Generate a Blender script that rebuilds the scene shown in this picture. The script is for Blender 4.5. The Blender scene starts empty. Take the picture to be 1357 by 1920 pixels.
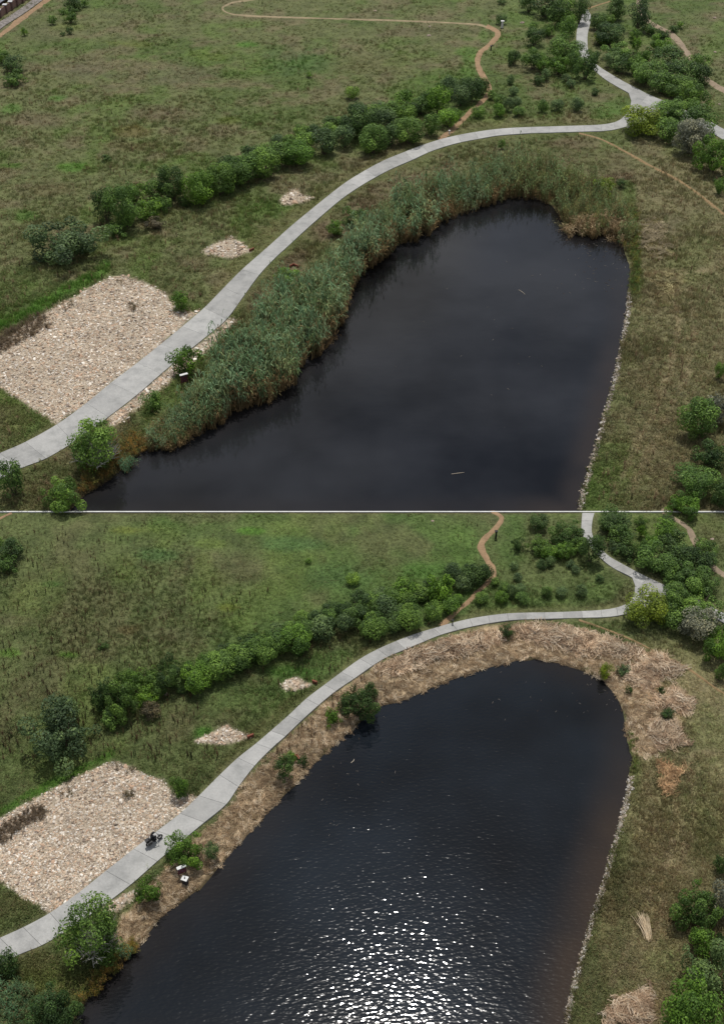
import bpy, bmesh, math, random
import numpy as np
from mathutils import Vector, Matrix
random.seed(7); np.random.seed(7)
rng = np.random.default_rng(11)
SC = bpy.context.scene
COL = SC.collection
R = math.radians

# ------------------------------------------------------------------ camera, sky, sun, exposure
CAM_H, PITCH, F = 105.0, R(40), 2059.0          # F: focal length in units of a 1357-wide frame
cam_d = bpy.data.cameras.new('camera'); cam = bpy.data.objects.new('camera', cam_d); COL.objects.link(cam)
cam_d.sensor_fit = 'HORIZONTAL'; cam_d.sensor_width = 36; cam_d.lens = 36 * F / 1357
cam_d.clip_start = 1; cam_d.clip_end = 30000
cam.location = (0, 0, CAM_H); cam.rotation_euler = (math.pi/2 - PITCH, 0, 0)
SC.camera = cam
SUN_EL, SUN_AZ = R(71.5), R(5)                    # azimuth measured from +Y towards +X
w = bpy.data.worlds.new('World'); SC.world = w; w.use_nodes = True
nt = w.node_tree; nt.nodes.clear()
sky = nt.nodes.new('ShaderNodeTexSky'); sky.sky_type = 'NISHITA'; sky.sun_disc = False
sky.sun_elevation = SUN_EL; sky.sun_rotation = SUN_AZ; sky.dust_density = 1.2; sky.air_density = 1.0
bg = nt.nodes.new('ShaderNodeBackground'); bg.inputs[1].default_value = 0.09
wo = nt.nodes.new('ShaderNodeOutputWorld')
tcw = nt.nodes.new('ShaderNodeTexCoord'); cn = nt.nodes.new('ShaderNodeTexNoise'); cn.inputs['Scale'].default_value = 3.6; cn.inputs['Detail'].default_value = 6; cn.inputs['Roughness'].default_value = .55
cr_ = nt.nodes.new('ShaderNodeValToRGB'); cr_.color_ramp.elements[0].position = .36; cr_.color_ramp.elements[0].color = (.12, .12, .12, 1); cr_.color_ramp.elements[1].position = .62
mxw = nt.nodes.new('ShaderNodeMix'); mxw.data_type = 'RGBA'; mxw.inputs[7].default_value = (6.2, 6.2, 6.3, 1)   # pale broken cloud over the blue
nt.links.new(tcw.outputs['Generated'], cn.inputs['Vector']); nt.links.new(cn.outputs[0], cr_.inputs[0]); nt.links.new(cr_.outputs[0], mxw.inputs[0])
nt.links.new(sky.outputs[0], mxw.inputs[6]); nt.links.new(mxw.outputs[2], bg.inputs[0]); nt.links.new(bg.outputs[0], wo.inputs[0])
sun_d = bpy.data.lights.new('sun', 'SUN'); sun_d.energy = 3.3; sun_d.angle = R(0.53); sun_d.color = (1, .965, .91)
sun = bpy.data.objects.new('sun', sun_d); COL.objects.link(sun)
sv = Vector((math.sin(SUN_AZ)*math.cos(SUN_EL), math.cos(SUN_AZ)*math.cos(SUN_EL), math.sin(SUN_EL)))
sun.rotation_euler = sv.to_track_quat('Z', 'Y').to_euler(); sun.location = (0, 100, 200)
vs = SC.view_settings; vs.view_transform = 'Standard'; vs.look = 'None'; vs.exposure = 0.0; vs.gamma = 1; vs.use_curve_mapping = False
SC.cycles.max_bounces = 6; SC.cycles.transparent_max_bounces = 4; SC.cycles.use_denoising = True

# ------------------------------------------------------------------ numbers: noise, distances, the survey of the place
_P = np.random.RandomState(3).rand(256, 256).astype(np.float32)
def vnoise(x, y):
    xi = np.floor(x).astype(int); yi = np.floor(y).astype(int)
    fx = x - xi; fy = y - yi
    fx = fx*fx*(3-2*fx); fy = fy*fy*(3-2*fy)
    a = _P[xi & 255, yi & 255]; b = _P[(xi+1) & 255, yi & 255]
    c = _P[xi & 255, (yi+1) & 255]; d = _P[(xi+1) & 255, (yi+1) & 255]
    return (a*(1-fx)+b*fx)*(1-fy) + (c*(1-fx)+d*fx)*fy
def fbm(x, y, o=3):
    s = 0; a = .5; t = 0
    for i in range(o):
        s = s + a*vnoise(x+17.3*i, y+9.1*i); t += a; a *= .5; x = x*2.03; y = y*2.03
    return s/t
def sst(a, b, x):
    t = np.clip((x-a)/(b-a), 0, 1); return t*t*(3-2*t)

CP, SP = math.cos(PITCH), math.sin(PITCH)
def ray(px, py):
    u = (np.asarray(px, float)-678.5)/F; v = (960-np.asarray(py, float))/F
    return u, CP + v*SP, -SP + v*CP
def unproj(px, py, z=0.0):
    dx, dy, dz = ray(px, py); t = (z-CAM_H)/dz
    return t*dx, t*dy
def proj(x, y, z):
    zc = y*CP - (z-CAM_H)*SP; yc = y*SP + (z-CAM_H)*CP
    return 678.5 + F*x/zc, 960 - F*yc/zc
def mpp(py):                                     # metres per pixel of slant at row py
    dx, dy, dz = ray(678.5, py); return (CAM_H/-dz)*1.0/F
def seg_sdf(X, Y, poly, closed=True):
    X = np.atleast_1d(np.asarray(X, float)); Y = np.atleast_1d(np.asarray(Y, float))
    d = np.full(X.shape, 1e18); ins = np.zeros(X.shape, bool)
    n = len(poly)
    for i in range(n if closed else n-1):
        ax, ay = poly[i]; bx, by = poly[(i+1) % n]
        ex, ey = bx-ax, by-ay
        wx, wy = X-ax, Y-ay
        t = np.clip((wx*ex+wy*ey)/max(ex*ex+ey*ey, 1e-12), 0, 1)
        d = np.minimum(d, (wx-ex*t)**2 + (wy-ey*t)**2)
        if closed and ay != by:
            c = ((ay > Y) != (by > Y)) & (X < (bx-ax)*(Y-ay)/(by-ay)+ax)
            ins ^= c
    d = np.sqrt(d)
    return np.where(ins, -d, d) if closed else d
def spline(pts, n=6):
    P = [np.array(p, float) for p in pts]; P = [2*P[0]-P[1]] + P + [2*P[-1]-P[-2]]
    out = []
    for i in range(1, len(P)-2):
        for k in range(n):
            t = k/n
            out.append(.5*((2*P[i]) + (-P[i-1]+P[i+1])*t + (2*P[i-1]-5*P[i]+4*P[i+1]-P[i+2])*t*t + (-P[i-1]+3*P[i]-3*P[i+1]+P[i+2])*t**3))
    out.append(P[-2]); return out

# the two ponds, as outlines on the plan (U: pond with reeds, far; L: cleared pond, near)
U_POND = [(128,960),(160,928),(205,900),(240,868),(275,838),(325,832),(362,812),(402,796),(436,770),(486,752),(526,730),(556,690),(596,650),(632,604),(645,562),(658,524),(688,494),(738,464),(790,434),(840,408),(900,385),(960,368),(1000,368),(1036,386),(1054,415),(1064,432),(1100,438),(1150,436),(1168,462),(1182,508),(1177,545),(1172,600),(1160,660),(1148,720),(1130,780),(1117,830),(1103,880),(1090,925),(1083,960)]
L_POND = [(110,1990),(140,1915),(168,1868),(202,1832),(240,1795),(270,1765),(300,1722),(340,1692),(375,1668),(404,1634),(434,1599),(481,1548),(519,1504),(556,1470),(580,1443),(610,1413),(641,1386),(671,1359),(715,1325),(759,1313),(807,1291),(860,1270),(915,1254),(959,1241),(1006,1237),(1050,1245),(1094,1259),(1131,1276),(1153,1302),(1168,1331),(1173,1375),(1184,1422),(1178,1459),(1170,1503),(1161,1540),(1144,1600),(1130,1650),(1114,1700),(1094,1765),(1074,1840),(1062,1890),(1050,1990)]
U_W = [tuple(float(v) for v in unproj(*p)) for p in U_POND]
L_W = [tuple(float(v) for v in unproj(*p)) for p in L_POND]
def shore(x, y):                                 # metres from the nearest waterline, negative under water
    return np.minimum(seg_sdf(x, y, U_W), seg_sdf(x, y, L_W))
def height0(x, y, d=None):
    if d is None: d = shore(x, y)
    out = 0.75*(1-np.exp(-np.maximum(d, 0)/4.5)); inn = -1.6*(1-np.exp(np.minimum(d, 0)/5.0))
    return np.where(d > 0, out+0.02, inn)
def height(x, y, d=None):
    if d is None: d = shore(x, y)
    n = (fbm(x/3.1+50, y/3.1, 3)-.5)*.30*sst(0, 4, np.abs(d)) + (vnoise(x*.9, y*.9)-.5)*.07
    return height0(x, y, d) + n
def G(px, py, fn=height):                        # point on the ground seen at this bearing
    z = np.zeros(np.shape(np.atleast_1d(px)))+.5
    for _ in range(4):
        x, y = unproj(px, py, z); z = fn(np.atleast_1d(x), np.atleast_1d(y))
    x, y = unproj(px, py, z); return np.atleast_1d(x), np.atleast_1d(y), z
def G1(px, py):
    x, y, z = G(np.array([float(px)]), np.array([float(py)])); return float(x[0]), float(y[0]), float(z[0])

U_MAIN = [((-45,872),(-10,905)),((0,851),(40,879)),((48,830),(86,861)),((107,797),(138,830)),((162,757),(203,783)),((208,719),(256,742)),((258,681),(302,702)),((302,646),(347,664)),((342,613),(388,631)),((383,578),(425,599)),((420,540),(456,557)),((454,506),(486,516)),((488,476),(516,484)),((514,453),(540,462)),((545,425),(570,434)),((580,396),(604,404)),((617,366),(641,373)),((650,341),(673,351)),((686,319),(705,332)),((722,300),(738,315)),((759,285),(773,300)),((790,273),(803,286)),((824,262),(834,275)),((857,254),(864,267)),((890,248),(896,261)),((925,243),(929,255)),((960,240),(962,252)),((995,238.5),(996,250)),((1030,237.5),(1030,249)),((1062,236.5),(1062,248)),((1094,235.5),(1095,247)),((1126,234),(1128,246)),((1150,230),(1153,243)),((1168,222),(1180,236))]
U_FAR = [((1093,17),(1101,17)),((1088,32),(1108,32)),((1083,48),(1105,48)),((1080,70),(1101,68)),((1083,97),(1102,94)),((1095,116),(1108,110)),((1113,131),(1122,124)),((1130,146),(1145,139)),((1152,160),(1169,153)),((1179,175),(1192,165)),((1203,190),(1215,177)),((1235,206),(1248,191)),((1270,221),(1284,207)),((1305,235),(1320,223)),((1331,248),(1345,236)),((1365,268),(1378,255)),((1400,290),(1414,275))]
U_FORK = [(1158,228),(1168,220),(1176,212),(1181,202),(1183,189),(1178,174),(1200,186),(1240,205),(1222,218),(1200,230),(1175,240)]
L_MAIN = [((-45,1782),(-18,1820)),((0,1761),(34,1793)),((44,1741),(78,1775)),((94,1714),(124,1748)),((149,1675),(188,1704)),((199,1635),(245,1661)),((251,1594),(295,1617)),((295,1560),(342,1578)),((338,1527),(383,1544)),((373,1494),(424,1510)),((412,1455),(447,1477)),((446,1423),(477,1438)),((480,1396),(508,1406)),((508,1372),(535,1382)),((540,1344),(564,1354)),((574,1312),(597,1324)),((608,1286),(630,1297)),((640,1262),(664,1274)),((675,1237),(698,1250)),((708,1219),(727,1233)),((742,1204),(760,1219)),((779,1190),(796,1204)),((812,1180),(826,1192)),((846,1170),(857,1183)),((880,1162),(886,1176)),((915,1156),(918,1170)),((950,1152),(953,1165)),((985,1150.5),(986,1163)),((1020,1150),(1021,1162)),((1056,1149),(1056,1161)),((1090,1147.5),(1091,1160)),((1126,1145.5),(1128,1159)),((1155,1141),(1158,1156)),((1177,1133),(1190,1148))]
L_FAR = [((1091,963),(1114,963)),((1090,978),(1110,978)),((1090,1000),(1109,1000)),((1100,1018),(1116,1016)),((1114,1036),(1126,1030)),((1130,1052),(1142,1045)),((1150,1067),(1168,1060)),((1178,1081),(1192,1073)),((1203,1096),(1216,1085)),((1237,1114),(1250,1101)),((1275,1131),(1290,1118)),((1305,1144),(1320,1132)),((1333,1158),(1345,1146)),((1365,1174),(1378,1161)),((1400,1196),(1414,1182))]
L_FORK = [(1165,1142),(1176,1134),(1184,1126),(1189,1114),(1190,1099),(1184,1083),(1206,1096),(1245,1115),(1228,1128),(1208,1140),(1184,1150)]
def ribbon(pairs): return [a for a, b in pairs] + [b for a, b in pairs][::-1]
PATHS = [ribbon(p) for p in (U_MAIN, U_FAR, L_MAIN, L_FAR)] + [U_FORK, L_FORK]
TRAILS = [  # (points, half width in rows, colour)
 ([(505,-8),(470,-1),(440,3),(424,9),(417,15),(424,22),(445,27),(490,30),(600,33.5),(750,38),(880,44),(915,50)], 2.0, 'pale'),
 ([(912,48),(930,56),(933,66),(918,82),(903,95),(895,110),(898,130),(909,148),(917,163),(912,180),(893,199),(872,219),(848,242),(823,262)], 4.6, 'orange'),
 ([(1195,-10),(1201,14),(1214,38),(1242,54),(1262,66),(1278,84),(1290,102),(1305,124),(1325,148),(1345,162),(1375,178)], 5.0, 'pink'),
 ([(1085,249),(1125,260),(1165,280),(1215,308),(1265,334),(1305,360),(1340,388),(1375,415)], 2.3, 'thin'),
 ([(1100,16),(1120,9),(1145,1)], 1.5, 'thin'),
 ([(-20,78),(10,58),(35,38),(62,18),(92,-4),(110,-18)], 4.0, 'orange'),
 ([(905,952),(925,960),(940,971),(931,988),(908,1011),(902,1027),(912,1048),(923,1065),(925,1080),(911,1096),(894,1111),(878,1128),(856,1146),(826,1174)], 4.6, 'orange'),
 ([(1240,956),(1263,972),(1284,985),(1295,999),(1304,1018),(1318,1045),(1337,1065),(1375,1088)], 5.0, 'pink'),
 ([(1085,1163),(1126,1177),(1182,1199),(1231,1224),(1281,1249),(1310,1268),(1340,1290),(1375,1312)], 2.2, 'thin'),
 ([(-20,985),(0,972),(22,962)], 2.5, 'orange'),
]
U_RUB = [(-60,690),(-20,652),(40,612),(100,578),(155,545),(205,518),(232,516),(268,528),(305,545),(334,572),(352,586),(378,578),(345,610),(302,645),(258,680),(208,718),(162,756),(106,796),(55,762),(0,727),(-60,700)]
U_RUB2 = [(425,599),(441,603),(415,636),(382,662),(350,690),(318,716),(290,742),(262,762),(232,790),(205,800),(203,783),(256,742),(302,703),(347,665),(388,632)]
U_RUB3 = [(374,470),(400,458),(432,446),(452,454),(472,470),(450,480),(418,484)]
U_RUB4 = [(521,378),(538,362),(556,356),(568,364),(588,371),(566,382),(534,385)]
L_RUB = [(-60,1600),(-30,1548),(0,1531),(68,1497),(136,1460),(195,1432),(222,1430),(258,1446),(300,1462),(330,1486),(372,1495),(338,1526),(295,1559),(251,1593),(199,1634),(149,1674),(92,1713),(37,1678),(0,1654),(-60,1625)]
L_RUB2 = [(256,1665),(262,1672),(235,1700),(205,1716),(188,1704),(220,1684)]
L_RUB3 = [(366,1390),(396,1374),(424,1361),(445,1370),(468,1382),(444,1394),(410,1398)]
L_RUB4 = [(524,1288),(538,1274),(556,1268),(568,1276),(590,1284),(566,1293),(536,1296)]
RUBBLE = [U_RUB, U_RUB2, U_RUB3, U_RUB4, L_RUB, L_RUB2, L_RUB3, L_RUB4]
U_REED = [(300,805),(352,770),(388,738),(432,690),(480,642),(534,586),(592,536),(652,488),(700,440),(770,386),(840,352),(900,330),(960,320),(1040,324),(1100,346),(1160,372),(1188,402),(1186,440),(1168,470),(1150,448),(1100,448),(1062,440),(1050,420),(1034,390),(1000,374),(960,374),(900,394),(840,420),(790,446),(742,474),(696,504),(668,530),(655,566),(642,608),(606,656),(566,698),(536,742),(490,768),(440,784),(404,806),(364,824),(325,842),(285,846)]
L_LITTER = [(232,1795),(215,1760),(232,1715),(262,1690),(300,1640),(345,1600),(385,1560),(428,1514),(452,1480),(482,1440),(540,1384),(600,1326),(640,1296),(700,1255),(760,1224),(830,1198),(880,1186),(950,1174),(985,1172),(1050,1178),(1120,1192),(1160,1205),(1200,1226),(1180,1262),(1230,1270),(1250,1300),(1250,1400),(1230,1425),(1190,1420),(1174,1380),(1168,1331),(1150,1300),(1094,1258),(1006,1236),(915,1253),(860,1269),(760,1312),(715,1324),(671,1358),(610,1412),(556,1469),(481,1547),(434,1598),(404,1633),(340,1691),(300,1721),(268,1766)]
L_HEAPS = [[(965,1176),(1000,1170),(1060,1180),(1110,1188),(1145,1196),(1142,1222),(1110,1232),(1070,1222),(1020,1205),(970,1198)],
           [(1150,1200),(1175,1212),(1204,1222),(1172,1234),(1148,1228)],
           [(1190,1240),(1235,1226),(1282,1254),(1270,1266),(1235,1275),(1222,1298),(1180,1280),(1165,1268)],
           [(1240,1300),(1262,1288),(1298,1316),(1292,1338),(1262,1336),(1225,1322)],
           [(1228,1352),(1270,1350),(1272,1372),(1290,1394),(1240,1402),(1215,1378)],
           [(700,1252),(790,1215),(880,1190),(960,1192),(900,1216),(820,1240),(740,1262)],
           [(1236,1430),(1250,1428),(1258,1442),(1284,1440),(1266,1456),(1262,1486),(1246,1484)],
           [(1150,1880),(1215,1856),(1225,1920),(1130,1925)]]
U_HEAPS = [[(1185,455),(1205,425),(1225,408),(1248,424),(1240,450),(1262,480),(1225,484),(1205,466)],
           [(1225,520),(1250,508),(1285,530),(1262,545),(1258,570),(1235,578),(1240,546)]]

def C(r, g, b, L=1.12):                          # colour as photographed -> albedo
    f = lambda c: ((c/255+.055)/1.055)**2.4 if c > 10 else c/255/12.92
    return np.array([f(r), f(g), f(b)])/L
def soft(px, py, poly, wd, amp=0, n=None):
    d = seg_sdf(px, py, poly)
    if n is not None: d = d + (n-.5)*amp
    return 1-sst(-wd, wd, d)
BLOBS = [ # bright or dull herb patches in the meadow: x, y, rx, ry, colour, weight
 (250,82,36,8,(98,106,52),.8),(125,50,30,7,(92,110,44),.8),(395,103,38,9,(92,108,48),.8),(110,185,22,7,(70,112,40),.8),(20,205,18,10,(74,110,42),.8),
 (430,227,22,8,(96,106,46),.8),(135,313,28,8,(78,118,38),.9),(20,310,22,7,(78,112,38),.8),(465,82,24,6,(74,116,36),.9),(480,165,22,8,(84,108,50),.7),(50,405,22,12,(72,108,40),.7),
 (875,110,20,40,(78,112,42),.8),(905,60,10,26,(80,112,44),.6),(300,215,60,14,(104,90,72),.6),(60,225,50,14,(108,92,76),.6),(330,140,90,22,(98,90,74),.5),(250,245,30,12,(118,94,60),.5),
 (160,130,60,20,(98,90,74),.5),(800,60,90,14,(96,92,68),.5),(700,120,80,20,(98,90,62),.4),(560,110,60,26,(72,98,54),.6),(255,275,60,10,(100,84,60),.5),(95,355,50,14,(98,82,62),.5),
 (1130,205,40,16,(78,108,48),.7),(975,20,30,40,(88,110,52),.6),(945,90,22,34,(86,106,48),.7),(600,350,40,18,(96,92,62),.4),(1180,370,14,50,(70,92,38),.8),(1195,520,10,36,(74,100,40),.8),(1285,500,50,34,(96,98,62),.3),
 (1300,480,40,60,(92,104,56),.4),(1230,700,60,90,(98,94,64),.3),(1230,560,40,30,(122,110,84),.4),(1240,420,40,30,(116,104,90),.3),(1340,900,60,60,(66,92,38),.6),(1170,860,24,60,(84,96,48),.5),(240,900,60,40,(92,80,50),.6),(60,930,60,30,(104,94,68),.5),
 (20,790,40,30,(100,92,62),.5),(8,745,24,16,(84,104,44),.8),(90,60,60,20,(104,96,76),.4),
 # near side
 (240,994,40,8,(104,114,50),.8),(390,1020,40,9,(96,112,54),.8),(290,1040,40,14,(72,108,60),.6),(100,1095,32,9,(70,110,48),.7),(428,1140,22,8,(104,112,44),.85),(130,1228,30,8,(86,124,40),.9),(20,1225,24,8,(88,122,44),.8),
 (465,996,24,6,(78,120,38),.8),(560,1020,60,16,(66,100,58),.6),(640,1080,60,30,(76,104,58),.5),(870,1020,24,40,(82,112,48),.45),(780,1070,60,16,(74,112,46),.6),(40,1165,50,14,(96,88,66),.5),(240,1180,34,12,(112,92,60),.5),(330,1190,70,20,(92,88,66),.4),
 (480,1140,50,16,(90,106,58),.5),(540,1260,50,10,(72,112,42),.6),(380,1375,22,14,(66,112,36),.9),(150,1445,60,14,(66,112,34),.0),(1130,1112,50,18,(82,112,50),.4),(960,1010,30,50,(76,108,48),.7),
 (1270,1440,40,40,(112,106,78),.5),(1330,1390,30,60,(104,112,68),.4),(1190,1420,12,50,(84,104,46),.8),(1240,1600,60,60,(132,120,90),.5),(1330,1560,40,80,(104,112,66),.4),(1140,1740,24,120,(134,118,90),.5),(1200,1500,30,80,(128,116,88),.4),
 (1240,1800,50,50,(96,108,60),.5),(1180,1890,50,30,(160,132,98),.6),(110,1850,60,50,(98,104,52),.6),(60,1800,40,24,(104,100,66),.6),(20,1700,40,26,(96,96,60),.5),(1320,1220,50,50,(98,106,62),.4),
]
def tint(px, py, wx, wy):
    px = np.asarray(px, float); py = np.asarray(py, float)
    n1 = fbm(wx/26, wy/26, 3); n2 = fbm(wx/7+40, wy/7, 3); n3 = fbm(wx/2.2, wy/2.2+70, 2); n4 = fbm(wx/11+90, wy/15+30, 3)
    U = (py < 960)[:, None]
    mix = lambda a, b, t: a*(1-t[:, None]) + b*t[:, None]
    one = np.ones((len(px), 1))
    base = np.where(U, one*C(99,104,66), one*C(92,101,61))
    c = mix(base, np.where(U, one*C(78,96,46), one*C(80,102,50)), sst(.45, .7, n1)*.8)
    c = mix(c, np.where(U, one*C(112,102,78), one*C(98,96,66)), sst(.48, .68, n2)*.6)
    c = mix(c, np.where(U, one*C(84,108,46), one*C(94,110,54)), sst(.60, .72, n4)*.5)
    c = mix(c, np.where(U, one*C(66,74,44), one*C(56,72,40)), sst(.55, .75, n3)*.25)
    # the drier right-hand bank and the strip between path and reeds
    rt = np.clip(sst(1120, 1230, px)*sst(250, 330, np.where(py > 960, py-915, py)), 0, 1)
    c = mix(c, np.where(U, one*C(114,108,78), one*C(136,126,94)), rt*(.65+.35*n2))
    band = soft(px, py, [(560,440),(700,345),(860,290),(1060,260),(1180,300),(1200,400),(1160,360),(1040,300),(900,300),(760,350),(660,420),(440,640),(430,610)], 12, 16, n3)
    c = mix(c, one*C(100,84,66), band*.6*n2*1.4)
    slope = soft(px, py, [(390,560),(450,460),(560,380),(700,290),(830,240),(900,225),(1170,220),(1170,226),(900,240),(760,280),(560,410),(430,530),(385,575)], 8, 14, n3)
    c = mix(c, one*C(112,104,72), slope*.5)
    slope2 = soft(px, py+914-2*0, [(0,0),(1,0),(1,1)], 1) if False else soft(px, py, [(380,1480),(450,1380),(560,1300),(700,1210),(830,1160),(900,1140),(1170,1130),(1170,1140),(900,1155),(760,1195),(560,1320),(430,1440)], 8, 14, n3)
    c = mix(c, one*C(100,98,62), slope2*.5)
    for x, y, rx, ry, cc, wt in BLOBS:
        m = (np.abs(px-x) < rx*2.2) & (np.abs(py-y) < ry*2.2)
        if not m.any(): continue
        r = np.sqrt(((px[m]-x)/rx)**2 + ((py[m]-y)/ry)**2) + (n2[m]-.5)*1.3 + (n3[m]-.5)*.5
        t = (1-sst(.4, 1.3, r))*wt*.8
        c[m] = c[m]*(1-t[:, None]) + C(*cc)*t[:, None]
    for ln in ([(1292,540),(1302,620),(1286,700),(1252,780),(1214,850),(1180,930)], [(1262,540),(1272,620),(1254,700),(1222,780),(1186,850),(1150,930)], [(1290,1430),(1300,1520),(1284,1600),(1250,1680),(1214,1760),(1176,1850)], [(1258,1430),(1268,1520),(1252,1600),(1218,1680),(1184,1760),(1146,1850)], [(1190,520),(1260,512),(1330,506)], [(1200,1425),(1270,1420),(1350,1412)]):
        d = seg_sdf(px, py, ln, False) + (n3-.5)*16
        c = mix(c, one*C(142,128,100), (1-sst(1, 8, d))*.5)          # old wheel marks
    # lush fringe above the stone aprons
    for ln in ([(-40,640),(0,612),(60,582),(120,545),(185,516),(200,500)], [(-40,1556),(0,1523),(66,1489),(130,1452),(190,1424),(205,1414)]):
        d = seg_sdf(px, py, ln, False) + (n3-.5)*12
        c = mix(c, one*C(78,112,42), (1-sst(4, 14, d))*.85)
    # mown strips beside the concrete
    dp = np.min([seg_sdf(px, py, p) for p in PATHS[:4]], axis=0)
    c = mix(c, np.where(U, one*C(90,92,54), one*C(104,104,72)), (1-sst(3, 12, dp))*.55)
    # wet margin and cut-reed litter
    lit = soft(px, py, L_LITTER, 6, 22, n3)
    lc = mix(one*C(164,144,116), one*C(124,106,82), sst(.4, .65, n3)); lc = mix(lc, one*C(182,160,130), sst(.5, .7, n2)*.6)
    c = mix(c, lc, lit*.95)
    for h in L_HEAPS[:5]+L_HEAPS[5:]:
        c = mix(c, mix(one*C(206,184,156), one*C(164,140,114), sst(.4, .7, n3)), soft(px, py, h, 5, 16, n3)*.9)
    for h in U_HEAPS:
        c = mix(c, one*C(136,126,90), soft(px, py, h, 5, 18, n3)*.6)
    for rb in RUBBLE:
        c = mix(c, one*C(176,162,142), soft(px, py, rb, 2.5, 8, n3))
    d = shore(wx, wy)
    c = mix(c, one*C(70,56,40), (1-sst(.0, .9, d))*np.where(px > 1120, .3, .85))
    return np.clip(c, .004, .8)

# ------------------------------------------------------------------ materials
def newmat(name):
    m = bpy.data.materials.new(name); m.use_nodes = True; t = m.node_tree; t.nodes.clear()
    o = t.nodes.new('ShaderNodeOutputMaterial'); b = t.nodes.new('ShaderNodeBsdfPrincipled')
    t.links.new(b.outputs[0], o.inputs[0]); b.inputs['Specular IOR Level'].default_value = .25
    return m, t, b, o
def nd(t, k, **kw):
    n = t.nodes.new(k)
    for a, v in kw.items(): setattr(n, a, v)
    return n
def noise(t, scale, detail=4, rough=.55, vec=None):
    n = nd(t, 'ShaderNodeTexNoise'); n.inputs['Scale'].default_value = scale; n.inputs['Detail'].default_value = detail; n.inputs['Roughness'].default_value = rough
    if vec is not None: t.links.new(vec, n.inputs['Vector'])
    return n
def ramp(t, src, stops):
    r = nd(t, 'ShaderNodeValToRGB'); e = r.color_ramp.elements
    while len(e) < len(stops): e.new(.5)
    for i, (p, c) in enumerate(stops): e[i].position = p; e[i].color = (*c, 1) if len(c) == 3 else c
    t.links.new(src, r.inputs[0]); return r
def mixc(t, mode, fac, a, b):
    m = nd(t, 'ShaderNodeMix', data_type='RGBA', blend_type=mode)
    for s, v in ((0, fac), (6, a), (7, b)):
        if isinstance(v, (int, float)): m.inputs[s].default_value = v
        elif isinstance(v, tuple): m.inputs[s].default_value = (*v, 1)
        else: t.links.new(v, m.inputs[s])
    return m.outputs[2]
def bump(t, b, src, strength, dist):
    n = nd(t, 'ShaderNodeBump'); n.inputs['Strength'].default_value = strength; n.inputs['Distance'].default_value = dist
    t.links.new(src, n.inputs['Height']); t.links.new(n.outputs[0], b.inputs['Normal']); return n
g3 = lambda v: (v, v, v)

M = {}
def mat_ground():
    m, t, b, o = newmat('meadow_ground'); geo = nd(t, 'ShaderNodeNewGeometry')
    a = nd(t, 'ShaderNodeAttribute', attribute_name='tint')
    n = noise(t, 2.6, 6, .7, geo.outputs['Position']); n2 = noise(t, .35, 4, .6, geo.outputs['Position'])
    c = mixc(t, 'MULTIPLY', 1.0, a.outputs['Color'], ramp(t, n.outputs[0], [(.3, g3(.45)), (.7, g3(1.5))]).outputs[0])
    c = mixc(t, 'MULTIPLY', 1.0, c, ramp(t, n2.outputs[0], [(.35, g3(.8)), (.65, g3(1.2))]).outputs[0])
    t.links.new(c, b.inputs['Base Color']); b.inputs['Roughness'].default_value = .95
    bump(t, b, n.outputs[0], .8, .25); return m
M['ground'] = mat_ground()
def mat_tinted(name, transl=0.0, inst=True, var=.5, rough=.8, dry=False):
    m, t, b, o = newmat(name)
    a = nd(t, 'ShaderNodeAttribute', attribute_name='tint', attribute_type='INSTANCER' if inst else 'GEOMETRY')
    v = nd(t, 'ShaderNodeAttribute', attribute_name='shade')     # per-blade variation stored in the mesh
    rp = ramp(t, v.outputs['Fac'], [(0, g3(1-var)), (1, g3(1+var))])
    src = a.outputs['Color']
    if dry:
        dy = nd(t, 'ShaderNodeAttribute', attribute_name='dry'); src = mixc(t, 'MIX', dy.outputs['Fac'], src, tuple(C(140,118,82)))
    c = mixc(t, 'MULTIPLY', 1.0, src, rp.outputs[0])
    t.links.new(c, b.inputs['Base Color']); b.inputs['Roughness'].default_value = rough
    if transl:
        tr = nd(t, 'ShaderNodeBsdfTranslucent'); mx = nd(t, 'ShaderNodeMixShader'); mx.inputs[0].default_value = transl
        t.links.new(c, tr.inputs[0]); t.links.new(b.outputs[0], mx.inputs[1]); t.links.new(tr.outputs[0], mx.inputs[2]); t.links.new(mx.outputs[0], o.inputs[0])
    return m
M['grass'] = mat_tinted('grass_blades', .35, var=.35); M['reed'] = mat_tinted('reed_leaf', .25, dry=True); M['straw'] = mat_tinted('cut_reed_straw', .1, var=.35); M['stone'] = mat_tinted('loose_stone', 0, var=.35, rough=.9)
def mat_leaf():
    m, t, b, o = newmat('shrub_leaf')
    oi = nd(t, 'ShaderNodeObjectInfo'); v = nd(t, 'ShaderNodeAttribute', attribute_name='shade')
    rp = ramp(t, v.outputs['Fac'], [(0, (.34, .4, .38)), (.55, (.95, .97, .95)), (1, (2.0, 1.85, 1.45))])  # ramp paints shaded and highlit leaf tones into the colour
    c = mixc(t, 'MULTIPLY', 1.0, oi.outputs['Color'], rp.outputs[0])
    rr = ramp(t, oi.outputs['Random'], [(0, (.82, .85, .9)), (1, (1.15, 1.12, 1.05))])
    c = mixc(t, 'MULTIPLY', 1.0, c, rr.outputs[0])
    t.links.new(c, b.inputs['Base Color']); b.inputs['Roughness'].default_value = .6; b.inputs['Specular IOR Level'].default_value = .3
    tr = nd(t, 'ShaderNodeBsdfTranslucent'); mx = nd(t, 'ShaderNodeMixShader'); mx.inputs[0].default_value = .3
    t.links.new(c, tr.inputs[0]); t.links.new(b.outputs[0], mx.inputs[1]); t.links.new(tr.outputs[0], mx.inputs[2]); t.links.new(mx.outputs[0], o.inputs[0])
    return m
M['leaf'] = mat_leaf()
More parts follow.
